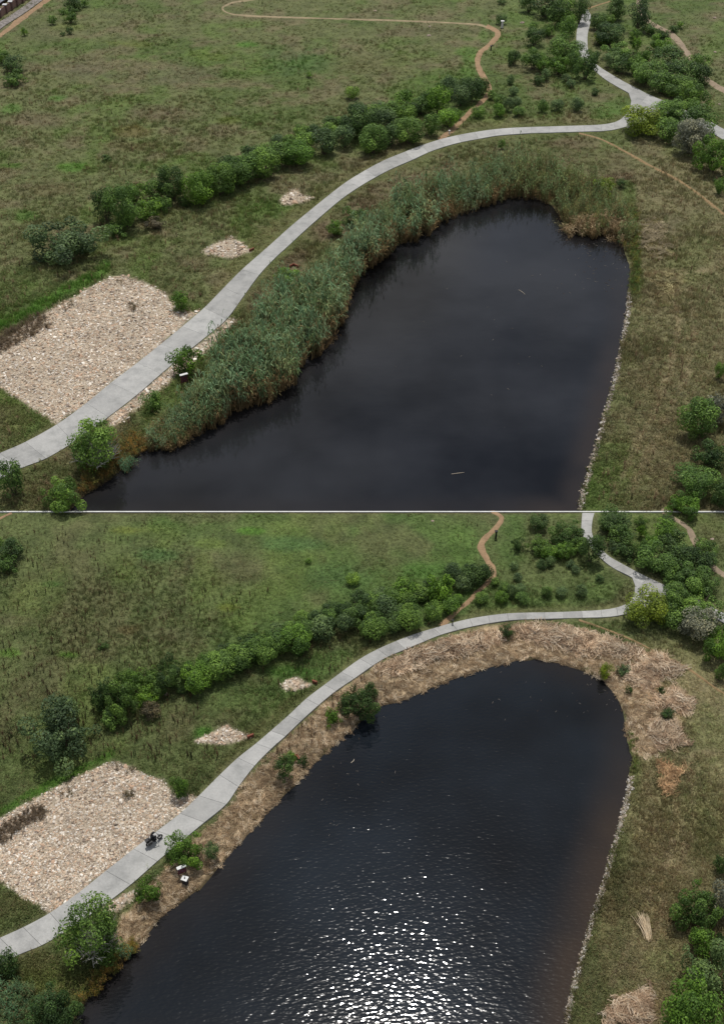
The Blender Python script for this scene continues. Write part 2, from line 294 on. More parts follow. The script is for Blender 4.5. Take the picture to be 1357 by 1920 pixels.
def mat_simple(name, col, rough=.8, sc=8, var=.25, bmp=.2, metal=0, bd=.02):
    m, t, b, o = newmat(name); tc = nd(t, 'ShaderNodeTexCoord')
    n = noise(t, sc, 5, .6, tc.outputs['Object'])
    c = mixc(t, 'MULTIPLY', 1.0, tuple(col), ramp(t, n.outputs[0], [(.3, g3(1-var)), (.7, g3(1+var))]).outputs[0])
    t.links.new(c, b.inputs['Base Color']); b.inputs['Roughness'].default_value = rough; b.inputs['Metallic'].default_value = metal
    if bmp: bump(t, b, n.outputs[0], bmp, bd)
    return m
M['bark'] = mat_simple('bark', (.13, .10, .075), .9, 6, .4, .5)
M['twig'] = mat_simple('bare_grey_twig', (.42, .40, .36), .9, 6, .3, .3)
M['white'] = mat_simple('weathered_white_paint', (.62, .62, .6), .6, 5, .12, .05)
M['divider'] = mat_simple('pale_kerb_concrete', (.62, .62, .6), .8, 1.5, .1, .1)
M['black'] = mat_simple('black_paint', (.015, .015, .017), .4, 20, .2, .05)
M['rubber'] = mat_simple('black_rubber', (.02, .02, .02), .8, 20, .2, .1)
M['chrome'] = mat_simple('dull_metal', (.35, .35, .36), .35, 20, .1, 0, 1)
M['cloth'] = mat_simple('black_riding_clothes', (.018, .018, .022), .9, 15, .3, .3)
M['skin'] = mat_simple('skin', (.22, .12, .08), .6, 15, .1, 0)
M['red'] = mat_simple('dark_red_paint', (.16, .025, .025), .6, 8, .3, .1)
M['dark'] = mat_simple('dark_panel', (.03, .03, .035), .6, 8, .3, .1)
M['rust'] = mat_simple('red_brick_edging', (.20, .07, .045), .9, 6, .4, .3)
M['brick'] = mat_simple('weathered_brick', (.24, .15, .125), .9, 5, .25, .3)
M['pier'] = mat_simple('dark_brick_pier', (.15, .09, .08), .9, 5, .25, .3)
M['cap'] = mat_simple('white_cap', (.6, .6, .6), .8, 5, .1, .1)
M['roof'] = mat_simple('grey_roof_sheet', (.20, .215, .25), .6, .6, .15, .1)
M['rubbleconc'] = mat_simple('broken_concrete_strip', (.20, .18, .165), .95, .9, .5, .7, 0, .2)
M['signpanel'] = mat_simple('printed_notice', (.10, .06, .08), .5, 3, .5, 0)
def mat_conc():
    m, t, b, o = newmat('broomed_concrete'); geo = nd(t, 'ShaderNodeNewGeometry'); oi = nd(t, 'ShaderNodeObjectInfo')
    n = noise(t, .45, 6, .65, geo.outputs['Position']); n2 = noise(t, 4, 5, .7, geo.outputs['Position'])
    c = ramp(t, n.outputs[0], [(.3, (.25, .25, .24)), (.5, (.335, .332, .318)), (.72, (.385, .38, .362))]).outputs[0]
    c = mixc(t, 'MULTIPLY', 1.0, c, ramp(t, oi.outputs['Random'], [(0, g3(.88)), (1, g3(1.12))]).outputs[0])
    c = mixc(t, 'MULTIPLY', 1.0, c, ramp(t, n2.outputs[0], [(.3, g3(.88)), (.7, g3(1.1))]).outputs[0])
    t.links.new(c, b.inputs['Base Color']); b.inputs['Roughness'].default_value = .9
    bump(t, b, n2.outputs[0], .3, .03); return m
M['conc'] = mat_conc()
def mat_dirt(name, col):
    m, t, b, o = newmat(name); geo = nd(t, 'ShaderNodeNewGeometry')
    n = noise(t, .6, 6, .7, geo.outputs['Position']); n2 = noise(t, 5, 5, .7, geo.outputs['Position'])
    c = mixc(t, 'MULTIPLY', 1.0, tuple(col), ramp(t, n.outputs[0], [(.3, g3(.72)), (.7, g3(1.25))]).outputs[0])
    c = mixc(t, 'MULTIPLY', 1.0, c, ramp(t, n2.outputs[0], [(.3, g3(.8)), (.7, g3(1.2))]).outputs[0])
    t.links.new(c, b.inputs['Base Color']); b.inputs['Roughness'].default_value = .95
    bump(t, b, n2.outputs[0], .5, .08); return m
DIRT = {'orange': mat_dirt('orange_earth', C(150,124,96)), 'pale': mat_dirt('pale_earth', C(146,132,104)), 'pink': mat_dirt('pinkish_earth', C(146,130,110)), 'thin': mat_dirt('worn_earth', C(140,118,86))}
def mat_water(name, ripple, wave, rough, deep, shallow, det=3):
    m, t, b, o = newmat(name); geo = nd(t, 'ShaderNodeNewGeometry')
    a = nd(t, 'ShaderNodeAttribute', attribute_name='shallow')
    b.inputs['IOR'].default_value = 1.33; b.inputs['Specular IOR Level'].default_value = .5
    nl = noise(t, .028, 4, .55, geo.outputs['Position'])
    c = mixc(t, 'MULTIPLY', 1.0, deep, ramp(t, nl.outputs[0], [(.36, g3(.35)), (.62, g3(1.7))]).outputs[0])   # cloud reflections painted into the deep colour as broad patches
    c = mixc(t, 'MIX', a.outputs['Fac'], c, shallow)
    t.links.new(c, b.inputs['Base Color']); b.inputs['Roughness'].default_value = rough
    mp = nd(t, 'ShaderNodeMapping'); mp.inputs['Rotation'].default_value = (0, 0, R(-28)); mp.inputs['Scale'].default_value = (.55, 1.25, 1)
    t.links.new(geo.outputs['Position'], mp.inputs[0])
    n1 = noise(t, wave, det, .5, mp.outputs[0]); n2 = noise(t, wave*.25, 2, .5, mp.outputs[0])
    ad = nd(t, 'ShaderNodeMath', operation='MULTIPLY_ADD'); ad.inputs[1].default_value = .8
    t.links.new(n2.outputs[0], ad.inputs[0]); t.links.new(n1.outputs[0], ad.inputs[2])
    bump(t, b, ad.outputs[0], 1.0, ripple); return m
M['water_far'] = mat_water('still_grey_water', .006, .9, .08, (.0105, .011, .0125), (.024, .019, .016))
M['water_near'] = mat_water('rippled_dark_water', .028, 2.7, .085, (.006, .0088, .0125), (.030, .021, .015), 1.0)

# ------------------------------------------------------------------ mesh helpers
def tag(o, label=None, cat=None, group=None, kind=None):
    if label: o['label'] = label
    if cat: o['category'] = cat
    if group: o['group'] = group
    if kind: o['kind'] = kind
    return o
def link(name, me, mat=None, parent=None, loc=None):
    o = bpy.data.objects.new(name, me); COL.objects.link(o)
    if mat is not None and me is not None and len(me.materials) == 0: me.materials.append(mat)
    if parent is not None: o.parent = parent
    if loc is not None: o.location = loc
    return o
def mesh(name, v, f, mat=None, smooth=False):
    me = bpy.data.meshes.new(name)
    if isinstance(f, np.ndarray):
        n, k = f.shape; v = np.asarray(v, np.float32)
        me.vertices.add(len(v)); me.vertices.foreach_set('co', v.ravel())
        me.loops.add(n*k); me.loops.foreach_set('vertex_index', f.ravel().astype(np.int32))
        me.polygons.add(n); me.polygons.foreach_set('loop_start', np.arange(0, n*k, k, dtype=np.int32))
        me.update(calc_edges=True)
    else:
        me.from_pydata([tuple(p) for p in v], [], f); me.update()
    if mat is not None: me.materials.append(mat)
    if smooth: me.polygons.foreach_set('use_smooth', [True]*len(me.polygons))
    return me
def attr(me, name, data, kind='FLOAT_COLOR'):
    a = me.attributes.new(name, kind, 'POINT')
    if kind == 'FLOAT_COLOR':
        d = np.ones((len(data), 4), np.float32); d[:, :3] = data; a.data.foreach_set('color', d.ravel())
    elif kind == 'FLOAT_VECTOR': a.data.foreach_set('vector', np.asarray(data, np.float32).ravel())
    else: a.data.foreach_set('value', np.asarray(data).ravel())
class MB:
    def __init__(s): s.v = []; s.f = []
    def box(s, c, d, rot=None):
        i = len(s.v); m = rot or Matrix.Identity(3)
        for sx in (-1, 1):
            for sy in (-1, 1):
                for sz in (-1, 1): s.v.append(tuple(m @ Vector((sx*d[0]/2, sy*d[1]/2, sz*d[2]/2)) + Vector(c)))
        for q in ((0,1,3,2),(4,6,7,5),(0,4,5,1),(2,3,7,6),(0,2,6,4),(1,5,7,3)): s.f.append([i+k for k in q])
        return s
    def tube(s, pts, rad, n=6, cap=True):
        pts = [Vector(p) for p in pts]; rad = rad if isinstance(rad, (list, tuple)) else [rad]*len(pts); base = len(s.v)
        for j, p in enumerate(pts):
            d = (pts[min(j+1, len(pts)-1)]-pts[max(j-1, 0)]).normalized(); q = d.to_track_quat('Z', 'Y')
            for k in range(n): s.v.append(tuple(p + q @ Vector((rad[j]*math.cos(k*2*math.pi/n), rad[j]*math.sin(k*2*math.pi/n), 0))))
        for j in range(len(pts)-1):
            for k in range(n): s.f.append([base+j*n+k, base+j*n+(k+1) % n, base+(j+1)*n+(k+1) % n, base+(j+1)*n+k])
        if cap: s.f.append([base+k for k in range(n)][::-1]); s.f.append([base+(len(pts)-1)*n+k for k in range(n)])
        return s
    def ring(s, c, Rr, r, axis='Y', n=20, k=8):
        base = len(s.v)
        for i in range(n):
            a = i*2*math.pi/n
            for j in range(k):
                b = j*2*math.pi/k; rr = Rr+r*math.cos(b); h = r*math.sin(b)
                p = (rr*math.cos(a), h, rr*math.sin(a)) if axis == 'Y' else (rr*math.cos(a), rr*math.sin(a), h)
                s.v.append((p[0]+c[0], p[1]+c[1], p[2]+c[2]))
        for i in range(n):
            for j in range(k): s.f.append([base+i*k+j, base+i*k+(j+1) % k, base+((i+1) % n)*k+(j+1) % k, base+((i+1) % n)*k+j])
        return s
    def build(s, name, mat, parent=None, loc=None, smooth=False):
        return link(name, mesh(name, s.v, s.f, mat, smooth), None, parent, loc)

# ------------------------------------------------------------------ the ground, one sheet to the horizon
cols = np.concatenate([[-16000, -9000, -5000, -2800, -1600, -900, -500, -300], np.arange(-200, 1560, 4.5), [1650, 1850, 2300, 3000, 4200, 6500, 10500, 17500]])
rows = np.concatenate([[-744, -730, -700, -650, -560, -440, -320, -220, -150, -100, -70], np.arange(-50, 1990, 4.0), [2030, 2120, 2300, 2600, 3000]])
PX, PY = np.meshgrid(cols, rows); sh = PX.shape
gx, gy = unproj(PX.ravel(), PY.ravel()); dd = shore(gx, gy); gz = height(gx, gy, dd)
qx, qy = proj(gx, gy, gz)
idx = np.arange(gx.size).reshape(sh)
q = np.stack([idx[1:, :-1], idx[1:, 1:], idx[:-1, 1:], idx[:-1, :-1]], -1).reshape(-1, 4)
me = mesh('ground', np.stack([gx, gy, gz], 1), q, M['ground'], True)
attr(me, 'tint', tint(qx, qy, gx, gy))
ground = tag(link('ground', me), 'grassy meadow ground around both ponds', kind='structure')

def water(name, x0, x1, y0, y1, mat, label, W):
    c = np.arange(x0, x1+1, 8.0); r = np.linspace(y0, y1, int((y1-y0)/8)+1)
    X, Y = np.meshgrid(c, r); s = X.shape; x, y = unproj(X.ravel(), Y.ravel())
    i = np.arange(x.size).reshape(s); q = np.stack([i[1:, :-1], i[1:, 1:], i[:-1, 1:], i[:-1, :-1]], -1).reshape(-1, 4)
    m = mesh(name, np.stack([x, y, np.zeros_like(x)], 1), q, mat, True)
    d = -seg_sdf(x, y, W); side = sst(850, 1080, X.ravel())
    k = (1-sst(0, 5.5, d))*(.25+.75*side)*(.55+.9*fbm(x/5, y/5))*np.clip(sst(y0+120, y0+500, Y.ravel())+.25, 0, 1)
    attr(m, 'shallow', np.clip(k, 0, 1).astype(np.float32), 'FLOAT')
    return tag(link(name, m), label, kind='structure')
water('water', -40, 1240, 330, 959.3, M['water_far'], 'still dark grey water of the reed-fringed pond', U_W)
water('water', -40, 1240, 1205, 2000, M['water_near'], 'dark rippled water of the cleared pond with sun glitter', L_W)

# pale kerb added as the dividing line between the two joined views
xs = np.arange(-200, 1561, 20.0); x, y, z = G(xs, xs*0+960.2, height0)
v = []; f = []
for i in range(len(xs)):
    X, y0, zz = float(x[i]), float(y[i]), max(float(z[i]), 0)+.13
    v += [(X, y0-.10, zz-1.2), (X, y0-.10, zz), (X, y0+.10, zz), (X, y0+.10, zz-1.2)]
    if i: a = 4*(i-1); b = 4*i; f += [[a, b, b+1, a+1], [a+1, b+1, b+2, a+2], [a+2, b+2, b+3, a+3]]
tag(link('divider', mesh('divider', v, f, M['divider'])), 'added narrow pale kerb between the reedy pond and the near meadow', kind='structure')

# ------------------------------------------------------------------ concrete paths, slab by slab
def lay_path(pairs, label, sub=4, per=1):
    L = spline([p[0] for p in pairs], sub*per); Rr = spline([p[1] for p in pairs], sub*per)
    L = np.array(L); Rr = np.array(Rr)
    lx, ly, lz = G(L[:, 0], L[:, 1], height0); rx, ry, rz = G(Rr[:, 0], Rr[:, 1], height0)
    root = bpy.data.objects.new('concrete_path', None); COL.objects.link(root); tag(root, label, kind='structure')
    gap = .016
    bed_v = []; bed_f = []
    for s in range(0, len(L)-1, sub):
        e = min(s+sub, len(L)-1); ks = list(range(s, e+1)); v = []; f = []
        for j, k in enumerate(ks):
            a = Vector((lx[k], ly[k], lz[k]+.17)); b = Vector((rx[k], ry[k], rz[k]+.17))
            if j in (0, len(ks)-1):
                k2 = ks[1] if j == 0 else ks[-2]
                a2 = Vector((lx[k2], ly[k2], lz[k2]+.17)); b2 = Vector((rx[k2], ry[k2], rz[k2]+.17))
                a = a+(a2-a).normalized()*gap; b = b+(b2-b).normalized()*gap
            for t in (0, .5, 1): v.append(tuple(a.lerp(b, t)))
            v.append((a.x, a.y, a.z-.4)); v.append((b.x, b.y, b.z-.4))
        n = len(ks)
        for j in range(n-1):
            p = 5*j; q_ = 5*(j+1)
            f += [[p, p+1, q_+1, q_], [p+1, p+2, q_+2, q_+1], [p+3, p, q_, q_+3], [p+2, p+4, q_+4, q_+2]]
        for p in (0, 5*(n-1)): f.append([p, p+1, p+2, p+4, p+3] if p == 0 else [p+3, p+4, p+2, p+1, p])
        link('slab', mesh('slab', v, f, M['conc']), None, root)
    v = []; f = []
    for k in range(len(L)):
        v += [(lx[k], ly[k], lz[k]+.09), (rx[k], ry[k], rz[k]+.09)]
        if k: f.append([2*k-2, 2*k-1, 2*k+1, 2*k])
    link('base_course', mesh('base_course', v, f, M['joint']), None, root)
    return root
M['joint'] = mat_simple('dark_joint_fill', (.17, .165, .155), .95, 3, .3, .2)
pu = lay_path(U_MAIN, 'curved concrete path above the reed-fringed pond')
pf = lay_path(U_FAR, 'winding concrete path running off between shrubs beyond the reedy pond')
pl = lay_path(L_MAIN, 'curved concrete path above the cleared pond')
pg = lay_path(L_FAR, 'winding concrete path running off between shrubs beyond the cleared pond')
for poly, par in ((U_FORK, pu), (L_FORK, pl)):
    x, y, z = G(np.array([p[0] for p in poly]), np.array([p[1] for p in poly]), height0)
    zz = float(z.max())+.163
    bm = bmesh.new(); vs_ = [bm.verts.new((x[i], y[i], zz)) for i in range(len(x))]; fc = bm.faces.new(vs_)
    if fc.normal.z < 0: fc.normal_flip()
    r_ = bmesh.ops.extrude_face_region(bm, geom=[fc]); bmesh.ops.translate(bm, verts=[g for g in r_['geom'] if isinstance(g, bmesh.types.BMVert)], vec=(0, 0, -.4))
    bmesh.ops.recalc_face_normals(bm, faces=bm.faces); mm = bpy.data.meshes.new('fork_slab'); bm.to_mesh(mm); bm.free(); mm.materials.append(M['conc'])
    link('fork_slab', mm, None, par)

def lay_trail(pts, hw, col, label):
    c = np.array(spline(pts, 8)); n = len(c)
    t = np.gradient(c, axis=0); t /= np.linalg.norm(t, axis=1)[:, None]+1e-9; nr = np.stack([-t[:, 1], t[:, 0]], 1)
    v = []; f = []; K = 6
    for k in range(K+1):
        u = -1+2*k/K
        jit = (vnoise(c[:, 0]*.11+k*9, c[:, 1]*.11)-.5)*(1.1 if k in (0, K) else .0)
        wv = hw*(1+.35*(vnoise(c[:, 0]*.03+3, c[:, 1]*.05)-.5)*2)
        o = (u*wv+jit*hw*.5*np.sign(u))[:, None]*nr*np.array([1.25, .8])
        x, y, z = G(c[:, 0]+o[:, 0], c[:, 1]+o[:, 1]); zz = z+(.05 if k not in (0, K) else -.02)+.03*(1-u*u)
        v.append(np.stack([x, y, zz], 1))
    V = np.stack(v, 1).reshape(-1, 3); i = np.arange(n*(K+1)).reshape(n, K+1)
    q = np.stack([i[:-1, :-1], i[:-1, 1:], i[1:, 1:], i[1:, :-1]], -1).reshape(-1, 4)
    tag(link('dirt_trail', mesh('dirt_trail', V, q, DIRT[col], True)), label, kind='structure')
TL = ['pale footpath looping across the far meadow', 'orange dirt trail winding down to the path above the reedy pond', 'pinkish dirt trail at the far right beyond the shrubs of the reedy pond',
      'thin worn trail curving round the right side of the reedy pond', 'faint trail at the top end of the far concrete path', 'orange two-rut track beside the brick wall',
      'orange dirt trail winding down to the path above the cleared pond', 'pinkish dirt trail beyond the shrubs of the cleared pond', 'thin worn trail curving round the straw heaps', 'end of an orange track at the left edge of the near meadow']
for (p, hw, cl), lb in zip(TRAILS, TL): lay_trail(p, hw, cl, lb)

# ------------------------------------------------------------------ scattering (grass, reeds, straw, stones: nobody could count them)
def source(name, meshes):
    c = bpy.data.collections.new(name)
    for i, m in enumerate(meshes): c.objects.link(bpy.data.objects.new('%s_%02d' % (name, i), m))
    return c
def scatter_group(coll):
    ng = bpy.data.node_groups.new('scatter_'+coll.name, 'GeometryNodeTree')
    ng.interface.new_socket('Geometry', in_out='INPUT', socket_type='NodeSocketGeometry'); ng.interface.new_socket('Geometry', in_out='OUTPUT', socket_type='NodeSocketGeometry')
    N = ng.nodes; L = ng.links
    gi = N.new('NodeGroupInput'); go = N.new('NodeGroupOutput'); ci = N.new('GeometryNodeCollectionInfo'); ci.inputs['Collection'].default_value = coll
    ci.inputs['Separate Children'].default_value = True; ci.inputs['Reset Children'].default_value = True
    ip = N.new('GeometryNodeInstanceOnPoints'); ip.inputs['Pick Instance'].default_value = True
    def na(n, t): a = N.new('GeometryNodeInputNamedAttribute'); a.data_type = t; a.inputs['Name'].default_value = n; return a.outputs['Attribute']
    L.new(gi.outputs[0], ip.inputs['Points']); L.new(ci.outputs[0], ip.inputs['Instance']); L.new(na('pick', 'INT'), ip.inputs['Instance Index'])
    L.new(na('rot', 'FLOAT_VECTOR'), ip.inputs['Rotation']); L.new(na('scl', 'FLOAT_VECTOR'), ip.inputs['Scale']); L.new(ip.outputs[0], go.inputs[0])
    return ng
def scatter(name, label, coll, x, y, z, rot, scl, col, kind='stuff', parent=None):
    m = bpy.data.meshes.new(name); m.vertices.add(len(x)); m.vertices.foreach_set('co', np.stack([x, y, z], 1).astype(np.float32).ravel())
    attr(m, 'pick', rng.integers(0, len(coll.objects), len(x)).astype(np.int32), 'INT'); attr(m, 'rot', rot, 'FLOAT_VECTOR'); attr(m, 'scl', scl, 'FLOAT_VECTOR'); attr(m, 'tint', col)
    o = link(name, m, None, parent); md = o.modifiers.new('scatter', 'NODES'); md.node_group = GN.setdefault(coll.name, None) or scatter_group(coll); GN[coll.name] = md.node_group
    return tag(o, label, kind=kind)
GN = {}
def blades_mesh(name, n, h, spread, wid, lean, mat, seed, leaves=0, plume=False, shade_hi=1.0, reed=False):
    r = random.Random(seed); v = []; f = []; s = []; dr_ = []
    for i in range(n):
        a = r.random()*6.283; d = spread*math.sqrt(r.random()); bx, by = d*math.cos(a), d*math.sin(a); a2 = a+r.uniform(-1, 1); hh = h*r.uniform(.55, 1.1); ln = lean*r.uniform(.2, 1.2)
        ox, oy = math.cos(a2), math.sin(a2); wv = wid*r.uniform(.7, 1.3); th = r.random()*3.14; wx, wy = math.cos(th)*wv, math.sin(th)*wv
        i0 = len(v); sd = r.random()
        v += [(bx-wx, by-wy, 0), (bx+wx, by+wy, 0), (bx+ox*ln*.35+wx*.7, by+oy*ln*.35+wy*.7, hh*.6), (bx+ox*ln*.35-wx*.7, by+oy*ln*.35-wy*.7, hh*.6), (bx+ox*ln, by+oy*ln, hh)]
        s += [sd*.5, sd*.5, sd*shade_hi, sd*shade_hi, sd*shade_hi]; dr_ += [1, 1, .8, .8, .2]
        f += [[i0, i0+1, i0+2, i0+3], [i0+3, i0+2, i0+4]]
        for k in range(leaves):
            t = r.uniform(.35 if reed else .3, .98); la = r.random()*6.283; ll = h*(r.uniform(.12, .24) if reed else r.uniform(.16, .3)); c = (bx+ox*ln*t*t, by+oy*ln*t*t, hh*t); dx, dy = math.cos(la), math.sin(la); wl = ll*(.058 if reed else .075)
            i1 = len(v); sd2 = r.random(); dz = ll*(r.uniform(.3, 1.3) if reed else r.uniform(-.15, .5))
            v += [(c[0], c[1], c[2]), (c[0]+dx*ll*.5-dy*wl, c[1]+dy*ll*.5+dx*wl, c[2]+dz*.8+.0), (c[0]+dx*ll, c[1]+dy*ll, c[2]+dz*.3), (c[0]+dx*ll*.5+dy*wl, c[1]+dy*ll*.5-dx*wl, c[2]+dz*.8)]
            s += [.4+.6*sd2]*4; dr_ += [0 if sd2 > .12 else .8]*4; f += [[i1, i1+1, i1+2, i1+3]]
    m = mesh(name, v, f, mat); attr(m, 'shade', np.array(s, np.float32), 'FLOAT'); attr(m, 'dry', np.array(dr_, np.float32), 'FLOAT'); return m
TUFT = source('tuft', [blades_mesh('tuft', 16, 1.0, .42, .045, .45, M['grass'], i) for i in range(6)])
HERB = source('herb', [blades_mesh('herb', 3, .7, .3, .03, .3, M['grass'], 20+i, leaves=9) for i in range(5)])
STALK = source('stalk', [blades_mesh('stalk', 7, 1.0, .10, .03, .12, M['grass'], 40+i, leaves=3) for i in range(4)])
REED = source('reed', [blades_mesh('reed', 7, 1.0, .07, .0095, .09, M['reed'], 60+i, leaves=5, reed=True) for i in range(8)])
def sticks_mesh(name, n, seed, length=1.0, curve=.1):
    r = random.Random(seed); v = []; f = []; s = []
    for i in range(n):
        a = r.gauss(0, .5); L_ = length*r.uniform(.5, 1.1); cx, cy = r.uniform(-.35, .35), r.uniform(-.35, .35); z0 = r.uniform(.0, .16); t = .021*r.uniform(.7, 1.5); sd = r.random(); i0 = len(v); tl = r.uniform(-.12, .16); bd = r.uniform(-curve, curve)
        dx, dy = math.cos(a), math.sin(a)
        for k in (-1, 0, 1):
            px_, py_ = cx+dx*L_*.5*k-dy*bd*(1-k*k), cy+dy*L_*.5*k+dx*bd*(1-k*k); pz = z0+tl*(k+1)*.5+t
            v += [(px_-dy*t, py_+dx*t, pz-t*.5), (px_, py_, pz+t), (px_+dy*t, py_-dx*t, pz-t*.5)]; s += [sd]*3
        for k in (0, 1):
            p = i0+3*k; f += [[p, p+1, p+4, p+3], [p+1, p+2, p+5, p+4]]
    m = mesh(name, v, f, M['straw']); attr(m, 'shade', np.array(s, np.float32), 'FLOAT'); return m
STICK = source('stick', [sticks_mesh('stick', 9, 80+i) for i in range(6)])
def stone_mesh(seed):
    r = random.Random(seed); bm = bmesh.new(); bmesh.ops.create_icosphere(bm, subdivisions=1, radius=.5)
    for vv in bm.verts: vv.co *= r.uniform(.72, 1.15); vv.co.z *= .62
    m = bpy.data.meshes.new('stone'); bm.to_mesh(m); bm.free(); m.materials.append(M['stone']); attr(m, 'shade', np.full(len(m.vertices), .5, np.float32), 'FLOAT'); return m
STONE = source('stone', [stone_mesh(i) for i in range(6)])
# one ground point per spot, with the bearings it is seen under
def spots(n, box, seed=None):
    px = rng.uniform(box[0], box[2], n); py = rng.uniform(box[1], box[3], n)
    x, y, z = G(px, py); return px, py, x, y, z, shore(x, y)
def nearpx(px, py, w_path=0, trail=1.0, rub=0.0):
    keep = np.ones(len(px), bool)
    for p in PATHS: keep &= seg_sdf(px, py, p) > w_path
    for pts, hw, c in TRAILS: keep &= seg_sdf(px, py, spline(pts, 3), False) > hw*trail
    for rb in RUBBLE: keep &= seg_sdf(px, py, rb) > rub
    return keep
def pxs(py):                                      # how many pixels a knee-high tussock spans at this row, as the perspective of the place has it
    q_ = np.where(py > 960, py-915, py); return 3.6+q_*.0098
def rots(n, tilt=.15): return np.stack([rng.normal(0, tilt, n), rng.normal(0, tilt, n), rng.uniform(0, 6.283, n)], 1)
for nm, lb, box, cnt in (('grass', 'rough olive meadow grass around the reedy pond', (-60, -30, 1420, 957), 90000), ('grass', 'green meadow grass around the cleared pond', (-60, 964, 1420, 1960), 90000)):
    px, py, x, y, z, d = spots(cnt, box)
    k = (d > .25) & nearpx(px, py, 1.5); lit = np.minimum(seg_sdf(px, py, L_LITTER), np.min([seg_sdf(px, py, h) for h in L_HEAPS], axis=0))
    k &= (lit > rng.uniform(-6, 6, len(px))) | (rng.random(len(px)) < .06)
    dp = np.min([seg_sdf(px, py, p) for p in PATHS[:4]], axis=0)
    px, py, x, y, z, dp, d = [a[k] for a in (px, py, x, y, z, dp, d)]
    n = len(px); m_ = mpp(py); low = .35+.65*sst(3, 13, dp); s = pxs(py)*m_*rng.uniform(.6, 1.35, n)
    hn = fbm(x/9+5, y/9, 2); hgt = s*(.42+.5*sst(.4, .75, hn))*low*rng.uniform(.6, 1.3, n)
    tc = tint(px, py, x, y)*rng.uniform(1.35, 2.15, (n, 1))*np.where(py < 960, 1.05, 1.0)[:, None]*(1+rng.normal(0, .05, (n, 3)))
    dry = rng.random(n) < .10; tc[dry] = tc[dry]*.35+C(150,130,96)*.65
    scatter(nm, lb, TUFT, x, y, z-.05, rots(n), np.stack([s, s, hgt], 1), np.clip(tc, .004, .8))
# leafy herbs and dry tan or dark seed stalks
for lb, box, cnt, hh, cc in (('tan and brown seed heads standing in the far meadow', (-40, -20, 1400, 950), 2600, 1.25, [(150,126,98),(130,108,84),(156,138,104),(104,100,68)]),
                             ('dark brown seed stalks standing in the near meadow', (-40, 966, 960, 1430), 2600, 2.1, [(76,62,46),(92,66,50),(60,66,42),(104,84,62)])):
    px, py, x, y, z, d = spots(cnt, box); fn = fbm(x/18+11, y/18, 3)
    k = (d > 2) & nearpx(px, py, 6) & (fn > .44) & (px < np.where(py < 960, 9e9, 900)); px, py, x, y, z = [a[k] for a in (px, py, x, y, z)]; n = len(px); s = pxs(py)*mpp(py)*rng.uniform(.7, 1.4, n)
    cl = np.array([C(*c) for c in cc])[rng.integers(0, len(cc), n)]*rng.uniform(.8, 1.2, (n, 1))
    scatter('weeds', lb, STALK, x, y, z, rots(n, .08), np.stack([s*1.1, s*1.1, s*hh*rng.uniform(.6, 1.2, n)], 1), cl)
for lb, box, cnt in (('low leafy herbs in the far meadow', (-40, -20, 1400, 950), 9000), ('low leafy herbs in the near meadow', (-40, 966, 1400, 1950), 9000)):
    px, py, x, y, z, d = spots(cnt, box); fn = fbm(x/14+71, y/14, 3)
    k = (d > .6) & nearpx(px, py, 3) & (fn > .5) & ((seg_sdf(px, py, L_LITTER) > 3)); px, py, x, y, z = [a[k] for a in (px, py, x, y, z)]; n = len(px); s = pxs(py)*mpp(py)*rng.uniform(.8, 1.8, n)
    cl = tint(px, py, x, y)*1.0+np.array([C(84,108,56)])*.6; cl *= rng.uniform(.8, 1.4, (n, 1))
    scatter('herbs', lb, HERB, x, y, z, rots(n), np.stack([s, s, s*.8], 1), cl)

# stone aprons
RL = ['wide apron of pale stones left of the path, reedy pond side', 'strip of pale stones between path and reeds', 'small stone patch in grass nearer the wide apron, reedy pond side', 'small stone patch in grass nearer the hedgerow, reedy pond side',
      'wide apron of pale stones left of the motorcyclist', 'short strip of stones between path and the near cut bank', 'small stone patch in grass nearer the wide apron, cleared pond side', 'small stone patch in grass nearer the hedgerow, cleared pond side']
def stones(poly, label, dens=.085, sz=4.4, name='stones', edge=3):
    P_ = np.array(poly); bx = (P_[:, 0].min()-4, P_[:, 1].min()-4, P_[:, 0].max()+4, P_[:, 1].max()+4)
    n = int((bx[2]-bx[0])*(bx[3]-bx[1])*dens); px, py, x, y, z, d = spots(n, bx)
    k = seg_sdf(px, py, poly)+(fbm(x/2.2, y/2.2+70, 2)-.5)*8 < rng.uniform(-edge*1.5, edge, n)
    for p in PATHS: k &= seg_sdf(px, py, p) > 1.0
    px, py, x, y, z = [a[k] for a in (px, py, x, y, z)]; n = len(px); s = sz*mpp(py)*np.clip(rng.lognormal(-.15, .45, n), .35, 2.6)
    pal = np.array([C(208,198,184), C(192,178,160), C(180,160,138), C(198,186,168), C(160,146,130), C(182,154,130), C(220,212,200), C(128,114,102), C(196,174,150), C(170,150,128)])
    big = fbm(x/6+9, y/6, 3); cl = pal[rng.integers(0, len(pal), n)]*rng.uniform(.85, 1.2, (n, 1))*(.85+.4*big[:, None])
    scatter(name, label, STONE, x, y, z+s*.06, rots(n, .35), np.stack([s*rng.uniform(.8, 1.5, n), s*rng.uniform(.7, 1.1, n), s*rng.uniform(.6, 1.1, n)], 1), cl)
for rb, lb in zip(RUBBLE, RL): stones(rb, lb, *((.23, 3.1) if rb in (U_RUB, L_RUB) else (.13, 4.4)))
